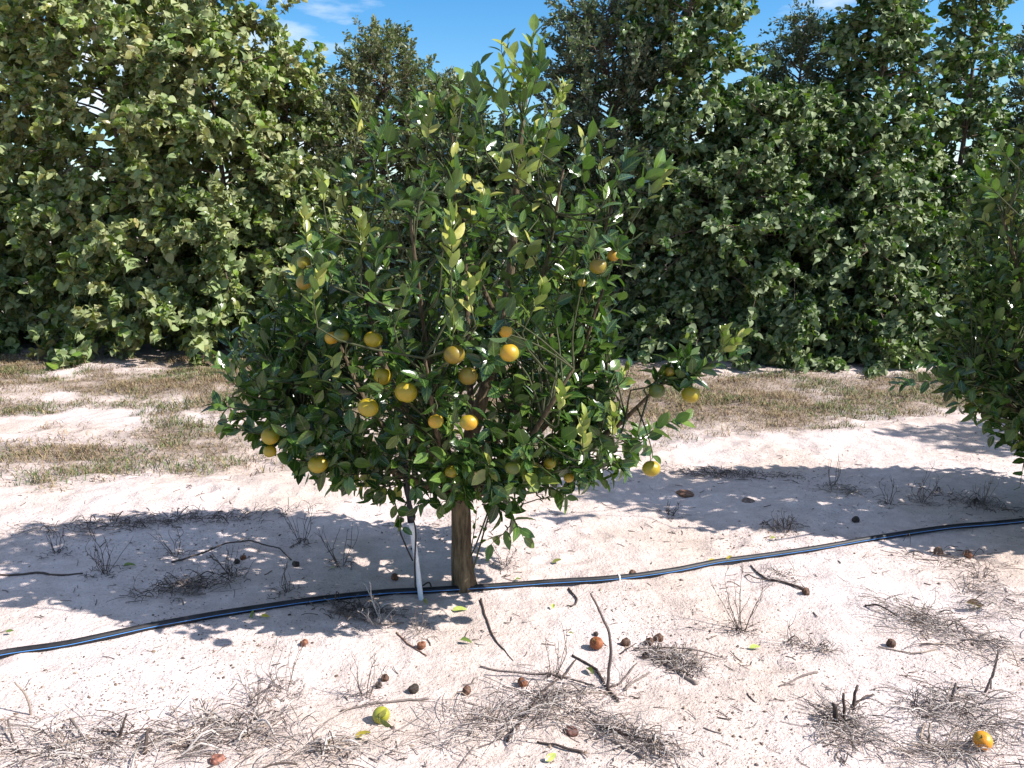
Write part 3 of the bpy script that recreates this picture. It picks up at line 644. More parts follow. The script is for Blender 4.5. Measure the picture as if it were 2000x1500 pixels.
# ------------------------------------------------------------------ the windbreak
def wind_tree(name, u, Y, H, prof, nb, kind, pal, back_up, label, seed, lsize, per, droop=0.5, lean=0.0, zmin=0.03, topbare=1.0):
    global rng
    rng = np.random.default_rng(seed)
    x = at(u, 650, Y)[0]; base = np.array([x, Y, float(ground_z(x, Y))])
    root = empty(name, base); tag(root, label, 'tree', 'tall trees of the windbreak')
    tr = MB(); zz = np.linspace(-0.05, H*0.97, 12)
    P = np.stack([lean*zz/H+0.05*np.sin(zz*1.7+seed), 0.05*np.cos(zz*1.3+seed), zz], 1); P[0, :2] = P[1, :2]*0.3
    tube(tr, P, np.linspace(0.055, 0.006, 12), 9, (0.13, 0.095, 0.075), lump=0.06)
    tr.build('trunk', M_BARK, root)
    tw = MB(); pos = []; ax = []; nr = []; ti = []; sz = []
    pz = np.array([p[0] for p in prof])*H; pr = np.array([p[1] for p in prof])
    for k in range(nb):
        h = zmin*H+(0.97-zmin)*H*((k+rng.random())/nb)**0.92
        phi = k*2.39996+rng.normal(0, 0.35); L = max(0.12, np.interp(h, pz, pr)*rng.uniform(0.62, 1.08))
        rise = rng.uniform(0.25, 0.75)*(1 if h > 0.5*H else 0.55); dr = droop*rng.uniform(0.5, 1.2)*(1.0 if h < 0.6*H else 0.35)
        o = np.array([np.interp(h, P[:, 2], P[:, 0]), np.interp(h, P[:, 2], P[:, 1]), h])
        s = np.linspace(0, 1, 7); dv = np.array([math.cos(phi), math.sin(phi), 0])
        B = o+dv*(L*s)[:, None]+np.array([0, 0, 1.])*(rise*L*s-dr*L*s*s)[:, None]+np.cumsum(rng.normal(0, 0.012, (7, 3)), 0)
        B[:, 2] = np.maximum(B[:, 2], 0.06)
        tube(tw, B, np.linspace(0.008+0.008*L, 0.002, 7), 5, (0.14, 0.10, 0.075), cap=False)
        nt = int(3+6*L); dens_ = rng.uniform(0.8, 1.6)
        for j in range(nt+1):
            t = 0.22+0.78*(j+rng.random()*0.8)/(nt+0.8) if j < nt else 0.98
            f = min(t, 0.999)*6; i = int(f); q = B[i]+(B[i+1]-B[i])*(f-i); d = norm(B[i+1]-B[i])
            sd = norm(d*rng.uniform(0.6, 1.3)+norm(np.cross(d, rng.normal(0, 1, 3)))*0.9+np.array([0, 0, rng.uniform(-0.35, 0.35)])); tl = (0.13+0.26*L)*rng.uniform(0.6, 1.3)
            m = max(4, int(dens_*per*tl/0.25)); c = np.linspace(0.15, 1, m)
            Q = q+sd*(tl*c)[:, None]+np.array([0, 0, -0.30*droop])*(tl*c*c)[:, None]
            Q[:, 2] = np.maximum(Q[:, 2], 0.07)
            tube(tw, np.vstack([q, Q[m//2], Q[-1]]), [0.0035, 0.0025, 0.0012], 4, (0.15, 0.11, 0.07), cap=False)
            side = norm(np.cross(sd, rng.normal(0, 1, (m, 3))))
            pos.append(Q+rng.normal(0, 0.018, (m, 3)))
            if kind == 'broad':
                ax.append(norm(side*0.8+sd*0.6+np.array([-0.38, 0, -0.22])*np.ones((m, 1))+rng.normal(0, 0.3, (m, 3))))
                outv = norm(np.array([q[0], q[1], 0.25]))
                nr.append(norm(outv*0.45+np.array([0.1, -0.1, 0.6])+rng.normal(0, 0.85, (m, 3)))*np.where(rng.random((m, 1)) < 0.10+back_up*h/H, -1, 1))
            else:
                ax.append(norm(side*0.7+sd*0.8+rng.normal(0, 0.35, (m, 3))+np.array([0, 0, 0.15])))
                nr.append(norm(np.array([0, 0, 0.7])+rng.normal(0, 0.6, (m, 3))))
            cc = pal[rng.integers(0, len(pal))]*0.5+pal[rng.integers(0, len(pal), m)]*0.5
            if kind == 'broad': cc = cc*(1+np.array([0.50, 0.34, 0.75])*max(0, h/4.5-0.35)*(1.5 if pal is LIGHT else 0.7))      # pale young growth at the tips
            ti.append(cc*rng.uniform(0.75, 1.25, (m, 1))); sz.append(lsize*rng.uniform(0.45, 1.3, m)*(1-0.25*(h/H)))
    # leading shoot
    lead = P[-1]+np.array([lean*0.03, 0, 0.03*H])
    mb = MB(); pos = np.concatenate(pos); sz = np.concatenate(sz)
    scatter_leaves(mb, BROAD if kind == 'broad' else SMALL, pos, np.concatenate(ax), np.concatenate(nr), sz, np.concatenate(ti))
    mb.build('crown', M_BROAD if kind == 'broad' else M_SMALL, root)
    tw.build('branches', M_TWIG, root)
    return len(pos)

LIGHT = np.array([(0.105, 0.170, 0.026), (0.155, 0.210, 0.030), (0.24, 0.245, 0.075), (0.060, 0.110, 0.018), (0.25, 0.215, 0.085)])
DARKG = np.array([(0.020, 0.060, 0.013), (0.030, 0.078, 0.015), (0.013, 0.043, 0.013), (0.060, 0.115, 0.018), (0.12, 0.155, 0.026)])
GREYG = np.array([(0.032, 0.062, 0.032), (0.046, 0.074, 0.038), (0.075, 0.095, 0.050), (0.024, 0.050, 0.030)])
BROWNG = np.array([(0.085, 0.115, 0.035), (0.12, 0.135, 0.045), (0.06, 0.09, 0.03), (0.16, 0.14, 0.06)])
WIDE = [(0, 1.05), (.1, 1.2), (.3, 1.18), (.5, 1.05), (.7, .9), (.85, .65), (.95, .3), (1, .08)]
COLM = [(0, 1.0), (.1, 1.1), (.3, 1.0), (.5, .82), (.7, .66), (.8, .58), (.9, .42), (.97, .22), (1, .08)]
nl = 0
WT = [
 # name, u, Y, H, prof, nb, kind, pal, back_up, label, seed, lsize, per, droop, lean
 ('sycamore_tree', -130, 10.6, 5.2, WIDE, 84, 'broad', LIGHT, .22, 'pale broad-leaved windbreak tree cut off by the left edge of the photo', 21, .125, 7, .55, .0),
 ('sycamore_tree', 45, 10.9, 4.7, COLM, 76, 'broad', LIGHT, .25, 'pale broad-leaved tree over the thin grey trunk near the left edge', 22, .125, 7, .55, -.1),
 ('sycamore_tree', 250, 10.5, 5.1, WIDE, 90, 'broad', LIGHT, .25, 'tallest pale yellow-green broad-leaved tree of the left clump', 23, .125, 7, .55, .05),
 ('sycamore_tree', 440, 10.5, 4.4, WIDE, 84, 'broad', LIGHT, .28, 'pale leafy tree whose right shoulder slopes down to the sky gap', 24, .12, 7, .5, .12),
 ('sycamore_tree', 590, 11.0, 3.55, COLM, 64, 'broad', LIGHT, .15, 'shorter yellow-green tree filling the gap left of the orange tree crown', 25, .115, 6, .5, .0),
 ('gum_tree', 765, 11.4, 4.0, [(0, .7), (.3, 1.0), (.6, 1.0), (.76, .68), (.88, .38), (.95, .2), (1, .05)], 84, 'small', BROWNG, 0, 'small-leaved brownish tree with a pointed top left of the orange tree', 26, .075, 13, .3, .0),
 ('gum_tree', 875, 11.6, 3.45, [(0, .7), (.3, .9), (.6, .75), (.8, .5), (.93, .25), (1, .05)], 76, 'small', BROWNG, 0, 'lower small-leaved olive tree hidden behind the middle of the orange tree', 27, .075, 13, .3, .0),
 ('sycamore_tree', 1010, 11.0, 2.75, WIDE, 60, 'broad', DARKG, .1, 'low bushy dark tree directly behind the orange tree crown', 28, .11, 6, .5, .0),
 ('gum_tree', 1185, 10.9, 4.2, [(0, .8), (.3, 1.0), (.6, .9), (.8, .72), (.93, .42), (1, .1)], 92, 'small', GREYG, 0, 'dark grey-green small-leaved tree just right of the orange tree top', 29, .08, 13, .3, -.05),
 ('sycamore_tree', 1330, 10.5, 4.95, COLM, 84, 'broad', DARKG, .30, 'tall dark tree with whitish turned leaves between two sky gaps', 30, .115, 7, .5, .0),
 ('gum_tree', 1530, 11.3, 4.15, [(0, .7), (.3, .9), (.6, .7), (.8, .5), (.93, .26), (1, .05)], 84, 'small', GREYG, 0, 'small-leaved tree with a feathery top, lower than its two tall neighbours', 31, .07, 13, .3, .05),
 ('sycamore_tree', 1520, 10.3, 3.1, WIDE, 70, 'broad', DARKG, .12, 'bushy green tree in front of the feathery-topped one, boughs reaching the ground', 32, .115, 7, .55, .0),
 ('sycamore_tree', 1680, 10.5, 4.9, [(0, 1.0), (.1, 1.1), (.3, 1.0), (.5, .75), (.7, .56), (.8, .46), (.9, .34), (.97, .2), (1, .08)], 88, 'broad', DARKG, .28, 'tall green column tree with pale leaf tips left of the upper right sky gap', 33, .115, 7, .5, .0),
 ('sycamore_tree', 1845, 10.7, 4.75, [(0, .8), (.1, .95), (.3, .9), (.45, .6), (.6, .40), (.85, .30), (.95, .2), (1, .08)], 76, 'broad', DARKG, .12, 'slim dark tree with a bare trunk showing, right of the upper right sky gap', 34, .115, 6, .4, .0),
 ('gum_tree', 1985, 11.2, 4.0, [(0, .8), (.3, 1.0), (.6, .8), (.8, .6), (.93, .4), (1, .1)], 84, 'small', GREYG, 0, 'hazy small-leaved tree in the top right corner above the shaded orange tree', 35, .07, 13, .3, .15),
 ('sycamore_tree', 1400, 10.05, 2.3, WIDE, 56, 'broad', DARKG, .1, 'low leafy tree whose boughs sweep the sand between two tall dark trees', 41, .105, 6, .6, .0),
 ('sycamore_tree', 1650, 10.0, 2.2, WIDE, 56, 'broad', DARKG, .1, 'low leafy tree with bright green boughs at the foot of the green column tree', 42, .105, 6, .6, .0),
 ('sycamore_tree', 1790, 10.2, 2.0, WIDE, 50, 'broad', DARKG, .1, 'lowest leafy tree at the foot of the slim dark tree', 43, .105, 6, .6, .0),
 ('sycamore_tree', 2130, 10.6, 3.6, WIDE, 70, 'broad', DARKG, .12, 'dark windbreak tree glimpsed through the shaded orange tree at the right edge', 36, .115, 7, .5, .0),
]
for w in WT:
    w = list(w); w[5] = int(w[5]*(1.45 if w[6] == 'broad' else 1.9)); w[4] = [(a, b*1.06) for a, b in w[4]]; w[11] *= .82 if w[6] == 'broad' else .90; w[12] = w[12]*2.35
    nl += wind_tree(*w)
print('windbreak leaves', nl)

# a far line of bush beyond the windbreak (one mass)
rng = np.random.default_rng(77)
n = 9000; fx = rng.uniform(-75, 75, n); fy = 85+rng.normal(0, 3, n); top = 4.5+3*vnoise(fx, fy*0, 9.0, 51)+2*vnoise(fx, fy*0, 3.0, 52)
fz = np.maximum(0.2, top*np.sqrt(rng.random(n)))
mb = MB(); scatter_leaves(mb, SMALL, np.stack([fx, fy, fz], 1), rng.normal(0, 1, (n, 3)), rng.normal(0, 1, (n, 3))+np.array([0, -.5, .8]), rng.uniform(0.7, 1.6, n), DARKG[rng.integers(0, 4, n)])
o = mb.build('far_woods', M_SMALL); o['kind'] = 'stuff'; o['label'] = 'low line of distant bush behind the windbreak'

# ------------------------------------------------------------------ oranges
def sphere(nlat=22, nlon=32):
    V = [(0, 0, 1.0)]
    for i in range(1, nlat):
        a = math.pi*i/nlat
        for j in range(nlon):
            b = 2*math.pi*j/nlon; V.append((math.sin(a)*math.cos(b), math.sin(a)*math.sin(b), math.cos(a)))
    V.append((0, 0, -1.0)); Q = []; T = []
    for j in range(nlon):
        k = (j+1) % nlon; T.append((0, 1+j, 1+k)); b = 1+(nlat-2)*nlon; T.append((len(V)-1, b+k, b+j))
        for i in range(nlat-2):
            r = 1+i*nlon; Q.append((r+j, r+nlon+j, r+nlon+k, r+k))
    return np.array(V), np.array(Q), np.array(T)
SV, SQ, ST = sphere()
def orange_mesh(r, tone, squash=0.9, lump=0.03):
    V = SV.copy(); z = V[:, 2]
    ph = rng.uniform(0, 6.28, 3)
    k = 1+lump*(np.sin(2*np.arctan2(V[:, 1], V[:, 0])+ph[0])*0.5+np.sin(3*z+ph[1])*0.4)
    k = k-0.07*np.exp(-((z-1)/0.06)**2)-0.04*np.exp(-((z+1)/0.03)**2)
    V = V*k[:, None]*r*np.array([1, 1, squash]); mb = MB(); mb.add(V, [SQ, ST], tone); return mb
def calyx_mesh(r, stem):
    mb = MB(); n = 10; a = np.arange(n)*2*np.pi/n; rr = np.where(np.arange(n) % 2 == 0, 0.22, 0.11)*r
    z = r*0.845
    V = np.vstack([[0, 0, z+0.05*r], np.stack([rr*np.cos(a), rr*np.sin(a), np.full(n, z+0.0)], 1)])
    mb.add(V, [np.array([(0, 1+i, 1+(i+1) % n) for i in range(n)])], (0.12, 0.13, 0.05))
    tube(mb, [(0, 0, z), (0.02*r, 0, z+stem*0.5), (0.05*r, 0.03*r, z+stem)], [0.0022, 0.002, 0.002], 6, (0.11, 0.12, 0.05)); return mb
for (u, v, rp, d, tone, vis, lab), (p, r, _) in zip(HANG, fruits):
    o = orange_mesh(r, tone, rng.uniform(0.86, 0.95)).build('orange', M_PEEL)
    o.location = p; o.rotation_euler = (rng.normal(0, .22), rng.normal(0, .22), rng.uniform(0, 6.28))
    tag(o, lab, 'orange', 'oranges hanging in the middle tree'); calyx_mesh(r, 0.02).build('calyx', M_TWIG, o)

# fallen fruit: (u, v of centre, radius px, kind, label)
BR, RD, BK, OB = (0.105, 0.055, 0.035), (0.19, 0.075, 0.038), (0.05, 0.035, 0.028), (0.36, 0.10, 0.025)
FALLEN = [
 (745, 1397, 17, 'green', (0.30, 0.30, 0.035), 'shiny green-yellow fallen orange with a leaf still on its stalk'),
 (1918, 1447, 18, 'fresh', (0.70, 0.26, 0.012), 'vivid orange fallen fruit on the straw at the lower right corner'),
 (1165, 1257, 13, 'soft', (0.23, 0.075, 0.028), 'reddish-orange rotting fruit beside the forked upright dead stick'),
 (823, 1259, 9, 'rot', RD, 'small reddish-brown shrivelled orange on open sand below the white pipe'),
 (594, 1254, 8, 'rot', RD, 'small brown shrivelled orange inside a leaf shadow left of the white pipe'),
 (752, 1323, 8, 'rot', BR, 'dark shrivelled orange upper right of the green-yellow one, by thin weed stems'),
 (739, 1337, 7, 'rot', BK, 'blackish crumpled orange touching the lower left of a dark shrivelled one'),
 (808, 1343, 11, 'rot', BK, 'black-brown knobbly orange above the long pale stick'),
 (911, 1347, 10, 'rot', BR, 'brown mummified orange alone in the sand right of the long pale stick'),
 (1021, 1331, 10, 'rot', RD, 'brown rotten orange with a yellow scrap beside it'),
 (1222, 1253, 10, 'rot', BR, 'greyish-brown dried orange right of the forked upright stick'),
 (1268, 1251, 8, 'rot', BR, 'dry brown orange pressed against a rounder one behind the straw pile'),
 (1286, 1245, 9, 'rot', BR, 'round dry brown orange at the back of the touching pair behind the straw pile'),
 (1261, 1279, 8, 'rot', BK, 'dark dried orange at the left end of the straw pile'),
 (1164, 1237, 5, 'rot', BK, 'tiny black fruit just behind the reddish-orange rotting one'),
 (1115, 1422, 14, 'rot', (0.10, 0.045, 0.035), 'big dark collapsed orange lying in the straw at the bottom middle'),
 (1740, 1255, 9, 'rot', BR, 'brown dried orange alone on clean sand at the right'),
 (1574, 1154, 8, 'rot', BR, 'brown dried orange at the tip of a dead twig below the hose'),
 (1235, 1119, 8, 'rot', BR, 'brown dried orange just behind the hose near its pale clip'),
 (1890, 1081, 9, 'rot', RD, 'brownish fallen orange in the right shade in front of the hose'),
 (1832, 1076, 9, 'rot', (0.22, 0.12, 0.07), 'half-buried tan orange in the right shade, left of a brownish one'),
 (424, 1476, 14, 'rot', (0.24, 0.10, 0.07), 'faded reddish orange buried in straw at the lower left'),
 (463, 1096, 6, 'rot', BK, 'small black fruit in the left shade under the arching twig'),
 (475, 1088, 6, 'rot', RD, 'small reddish fruit just behind a black one under the arching twig'),
 (578, 1100, 7, 'rot', BK, 'small dark fruit in the left shade at the right end of the arching twig'),
 (771, 1126, 8, 'rot', RD, 'reddish-brown squashed fruit in the shade left of the white pipe'),
 (1338, 952, 18, 'rot', (0.20, 0.10, 0.06), 'half-sunken rusty lump in the shade right of the crown'),  # flat reddish patch, modelled as a squashed fruit
 (1461, 970, 12, 'rot', (0.16, 0.11, 0.09), 'low dull lump in the shade, right of the rusty lump'),  # flat dull patch, also modelled as a squashed fruit
 (1671, 1014, 7, 'rot', BK, 'black dried fruit in the shade behind the hose at the right'),
]
for (u, v, rp, kind, tone, lab) in FALLEN:
    p = gp(u, v+rp*0.75); dep = project(p)[2]; r = rp*dep/FPX
    if kind in ('green', 'fresh', 'soft'):
        mb = orange_mesh(r, tone, 0.92, 0.05 if kind != 'soft' else 0.12)
        o = mb.build('fallen_orange', M_PEEL if kind != 'soft' else M_ROT)
        o.location = (p[0], p[1], p[2]+r*0.86); o.rotation_euler = (R(70) if kind == 'green' else R(35), R(50 if kind == 'green' else -20), R(-20))
        c = calyx_mesh(r, 0.012).build('calyx', M_TWIG, o)
        if kind == 'green':
            lb = MB(); scatter_leaves(lb, LONGS[1:2], [(0, 0, r*0.86)]*2, [(0.8, 0.2, 0.25), (-0.2, 0.9, 0.3)], [(0, -.4, 1), (0.3, 0, 1)], [0.055, 0.04], [(0.14, 0.17, 0.04), (0.34, 0.32, 0.07)]); lb.build('leaf', M_CITRUS, o)
    else:
        V = SV.copy(); q = rng.uniform(0, 6.28, 6)
        flat = 0.36 if 'lump' in lab else 0.62
        k = 1+0.10*np.sin(3*V[:, 0]+q[0])*np.sin(4*V[:, 1]+q[1])+0.07*np.sin(9*V[:, 0]+q[2])*np.sin(8*V[:, 2]+q[3])+0.05*np.sin(14*V[:, 1]+q[4])*np.sin(13*V[:, 2]+q[5])-0.35*np.exp(-((V[:, 2]-1)/0.10)**2)
        V = V*k[:, None]*r*np.array([1, 1, flat if (rp > 13 or 'lump' in lab) else 0.85]); mb = MB()
        tc = np.asarray(tone)*(0.75+0.5*(np.sin(7*SV[:, 0]+q[1])*np.sin(6*SV[:, 1]+q[2]) > 0.1))[:, None]
        mb.add(V, [SQ, ST], tc); o = mb.build('rotten_orange', M_ROT)
        sink = 0.06 if 'lump' in lab else 0.25 if rp > 13 else 0.62
        o.location = (p[0], p[1], p[2]+r*sink); o.rotation_euler = (rng.normal(0, .9) if rp < 12 else 0, rng.normal(0, .6) if rp < 12 else 0.1, rng.uniform(0, 6))
        cb = MB(); n = 9; a = np.arange(n)*2*np.pi/n
        cb.add(np.vstack([[0, 0, r*0.62], np.stack([0.2*r*np.cos(a), 0.2*r*np.sin(a), np.full(n, r*0.58)], 1)]) * np.array([1, 1, flat if (rp > 13 or 'lump' in lab) else 0.85]), [np.array([(0, 1+i, 1+(i+1) % n) for i in range(n)])], (0.05, 0.035, 0.03)); cb.build('calyx', M_TWIG, o)
    tag(o, lab, 'orange', 'fallen oranges on the sand')

# ------------------------------------------------------------------ fallen leaves
YL, GL, PG, DG_ = (0.55, 0.42, 0.05), (0.16, 0.22, 0.05), (0.42, 0.46, 0.12), (0.09, 0.11, 0.03)
FL = [
 (710, 1443, 0.062, YL, -10, 'yellow spotted leaf on the straw below the green-yellow fallen orange'),
 (898, 1194, 0.062, PG, 5, 'pale green leaf lying below the trunk and hose'),
 (910, 1257, 0.050, GL, -20, 'curled green leaf with a rusty end, below the pale leaf under the trunk'),
 (1080, 1190, 0.026, PG, 80, 'tiny pale green leaf right of the curved dead stick'),
 (1075, 1487, 0.042, PG, 40, 'rounded pale green leaf at the bottom edge of the photo'),
 (830, 1179, 0.040, (0.36, 0.33, 0.08), -60, 'yellowish leaf at the foot of the white pipe'),
 (1474, 1269, 0.046, PG, 12, 'long pale leaf alone on clean sand at the right'),
 (1423, 1104, 0.036, YL, 20, 'bright yellow leaf resting on the hose'),
 (1390, 1098, 0.032, YL, 5, 'yellow leaf just behind the hose, left of the one on top of it'),
 (1088, 1101, 0.050, (0.20, 0.20, 0.06), 15, 'olive curled leaf on bright sand right of the trunk'),
 (495, 1206, 0.040, GL, 50, 'green leaf tilted against the hose at the left'),
 (518, 1208, 0.036, YL, 0, 'yellow leaf under the hose next to a green one'),
 (253, 1108, 0.055, GL, 5, 'dull green leaf in the left shade beside a dry weed'),
 (908, 1141, 0.036, GL, -10, 'small green leaf against the foot of the trunk'),
 (1012, 1136, 0.034, (0.22, 0.24, 0.08), 30, 'small olive leaf behind the hose just right of the trunk'),
 (1510, 1055, 0.030, (0.30, 0.31, 0.07), 10, 'small yellow-green leaf in the shade behind the hose'),
 (1152, 1315, 0.044, DG_, -60, 'dark green leaf caught in the twigs beside the forked stick'),
 (650, 1113, 0.032, (0.50, 0.40, 0.28), 5, 'dry tan leaf in the shade left of the white pipe'),
 (645, 1462, 0.035, (0.45, 0.25, 0.12), 80, 'upright orange-brown dead leaf in the straw at the bottom'),
 (1115, 1242, 0.020, (0.22, 0.22, 0.09), 0, 'tiny olive leaf left of the tiny black fruit'),
 (1905, 1187, 0.075, (0.10, 0.055, 0.035), -40, 'large curled dark brown leaf in the straw at the right'),
 (20, 1240, 0.036, GL, 0, 'green leaf in the shade at the left edge of the photo'),
]
for (u, v, s, c, ang, lab) in FL:
    p = gp(u, v); hz = 0.012
    if 'on the hose' in lab: hz = 0.036
    mb = MB(); a = R(ang); ax = np.array([math.cos(a), math.sin(a), rng.uniform(-.05, .3)])
    if 'upright' in lab or 'tilted' in lab: ax = np.array([0.3, 0.2, 0.9])
    t = leaf_long(7, rng.uniform(0.2, 0.45), rng.uniform(-.25, .3), 0.02, 0.27 if s > 0.03 else 0.36)
    scatter_leaves(mb, [t], [-ax*s/2], [ax], [(rng.normal(0, .3), -0.35, 1)], [s], [c])
    o = mb.build('fallen_leaf', M_CITRUS); o.location = (p[0], p[1], p[2]+hz); tag(o, lab, 'leaf', 'fallen leaves on the sand')

# ------------------------------------------------------------------ hose, riser
HP = [(-260, 1345), (-120, 1318), (0, 1288), (150, 1259), (300, 1228), (450, 1202), (600, 1180), (750, 1163), (850, 1157), (930, 1153), (1060, 1145), (1200, 1133), (1300, 1120), (1400, 1104), (1500, 1089), (1600, 1074), (1720, 1054), (1850, 1038), (2000, 1020), (2150, 1000), (2330, 985)]
hz = []
HR = 0.0145
for (u, v) in HP:
    p = gp(u, v); hz.append((p[0], p[1], float(ground_z(p[0], p[1]))+HR*0.9))
HC = curve(hz, 160)
gl_ = ground_z(HC[:, 0], HC[:, 1])+HR*0.95
HC[:, 2] = np.convolve(np.pad(gl_, 9, mode='edge'), np.ones(19)/19, 'valid')
hb = MB(); tube(hb, HC, HR, 18, (0.014, 0.013, 0.015))
hose = hb.build('irrigation_hose', M_HOSE); tag(hose, 'black irrigation hose with a thin blue stripe laid along the tree row', 'hose')
tg = norm(np.gradient(HC, axis=0)); side = norm(np.cross(tg, np.array([0, 0, 1.]))); up = np.cross(side, tg)
sb = MB(); V = []
for a in np.radians([4, 8, 12]):
    V.append(HC+side*(HR+0.0006)*math.cos(a)+up*(HR+0.0006)*math.sin(a))
V = np.stack(V, 1); n, k = V.shape[:2]; I = np.arange(n*k).reshape(n, k)
sb.add(V.reshape(-1, 3), [np.stack([I[:-1, :-1], I[1:, :-1], I[1:, 1:], I[:-1, 1:]], -1).reshape(-1, 4)], (0.09, 0.30, 0.70))
sb.build('stripe', M_STRIPE, hose)
i = int(np.argmin(np.abs(project(HC)[0]-1212)))
cb = MB(); tube(cb, HC[i]+tg[i]*np.array([[-0.004], [0.004]]), HR+0.0022, 16, (0.62, 0.62, 0.62)); cb.build('clip', M_PVC, hose)

rz0 = gp(825, 1172); RYp = rz0[1]
riser = empty('irrigation_riser', rz0); tag(riser, 'leaning white pipe stake with black drip tubing beside the trunk', 'pipe')
pp = [rz0+np.array([0, 0, -0.06]), at(812, 1085, RYp+0.02), at(803, 1020, RYp+0.03), at(796, 950, RYp+0.04), at(790, 850, RYp+0.06)]
pb = MB(); Pc = curve(pp[:3], 14); tube(pb, Pc-rz0, 0.0112, 16, (0.74, 0.74, 0.76)); pb.build('pipe', M_PVC, riser)
bb = MB(); Pb = curve(pp[2:], 12); tube(bb, Pb-rz0, np.r_[np.full(3, 0.0155), np.full(9, 0.0105)], 14, (0.018, 0.018, 0.022)); bb.build('riser_tube', M_BLACK, riser)
jb = MB(); tube(jb, at(804, 1010, RYp+0.03)-rz0+np.array([[0, 0, -.012], [0, 0, .0], [0, 0, .012]]), [0.015, 0.018, 0.015], 14, (0.03, 0.03, 0.035)); jb.build('coupling', M_BLACK, riser)
# thin drip tube winding up the pipe
tbm = MB(); full = curve(pp, 60); T = []
for i_, q in enumerate(full):
    f = i_/59; a = 2.2+f*9.5; rr_ = 0.014
    T.append(q+np.array([math.cos(a)*rr_, math.sin(a)*rr_, 0])-rz0)
T = np.array(T[6:52])
j = int(np.argmin(np.abs(project(HC)[0]-838))); st = HC[j]+np.array([0, -0.004, HR])-rz0
tube(tbm, curve([st, (st+T[0])/2+np.array([0.02, -0.01, 0.03])] + list(T[::3]), 110), 0.0034, 8, (0.018, 0.018, 0.02)); tbm.build('drip_tube', M_BLACK, riser)
lo = MB(); tube(lo, curve([at(806, 1095, RYp)-rz0, at(790, 1060, RYp-0.02)-rz0, at(780, 1030, RYp-0.02)-rz0, at(786, 1000, RYp)-rz0, at(797, 975, RYp+0.02)-rz0], 24), 0.0036, 8, (0.025, 0.02, 0.02)); lo.build('drip_tube', M_BLACK, riser)

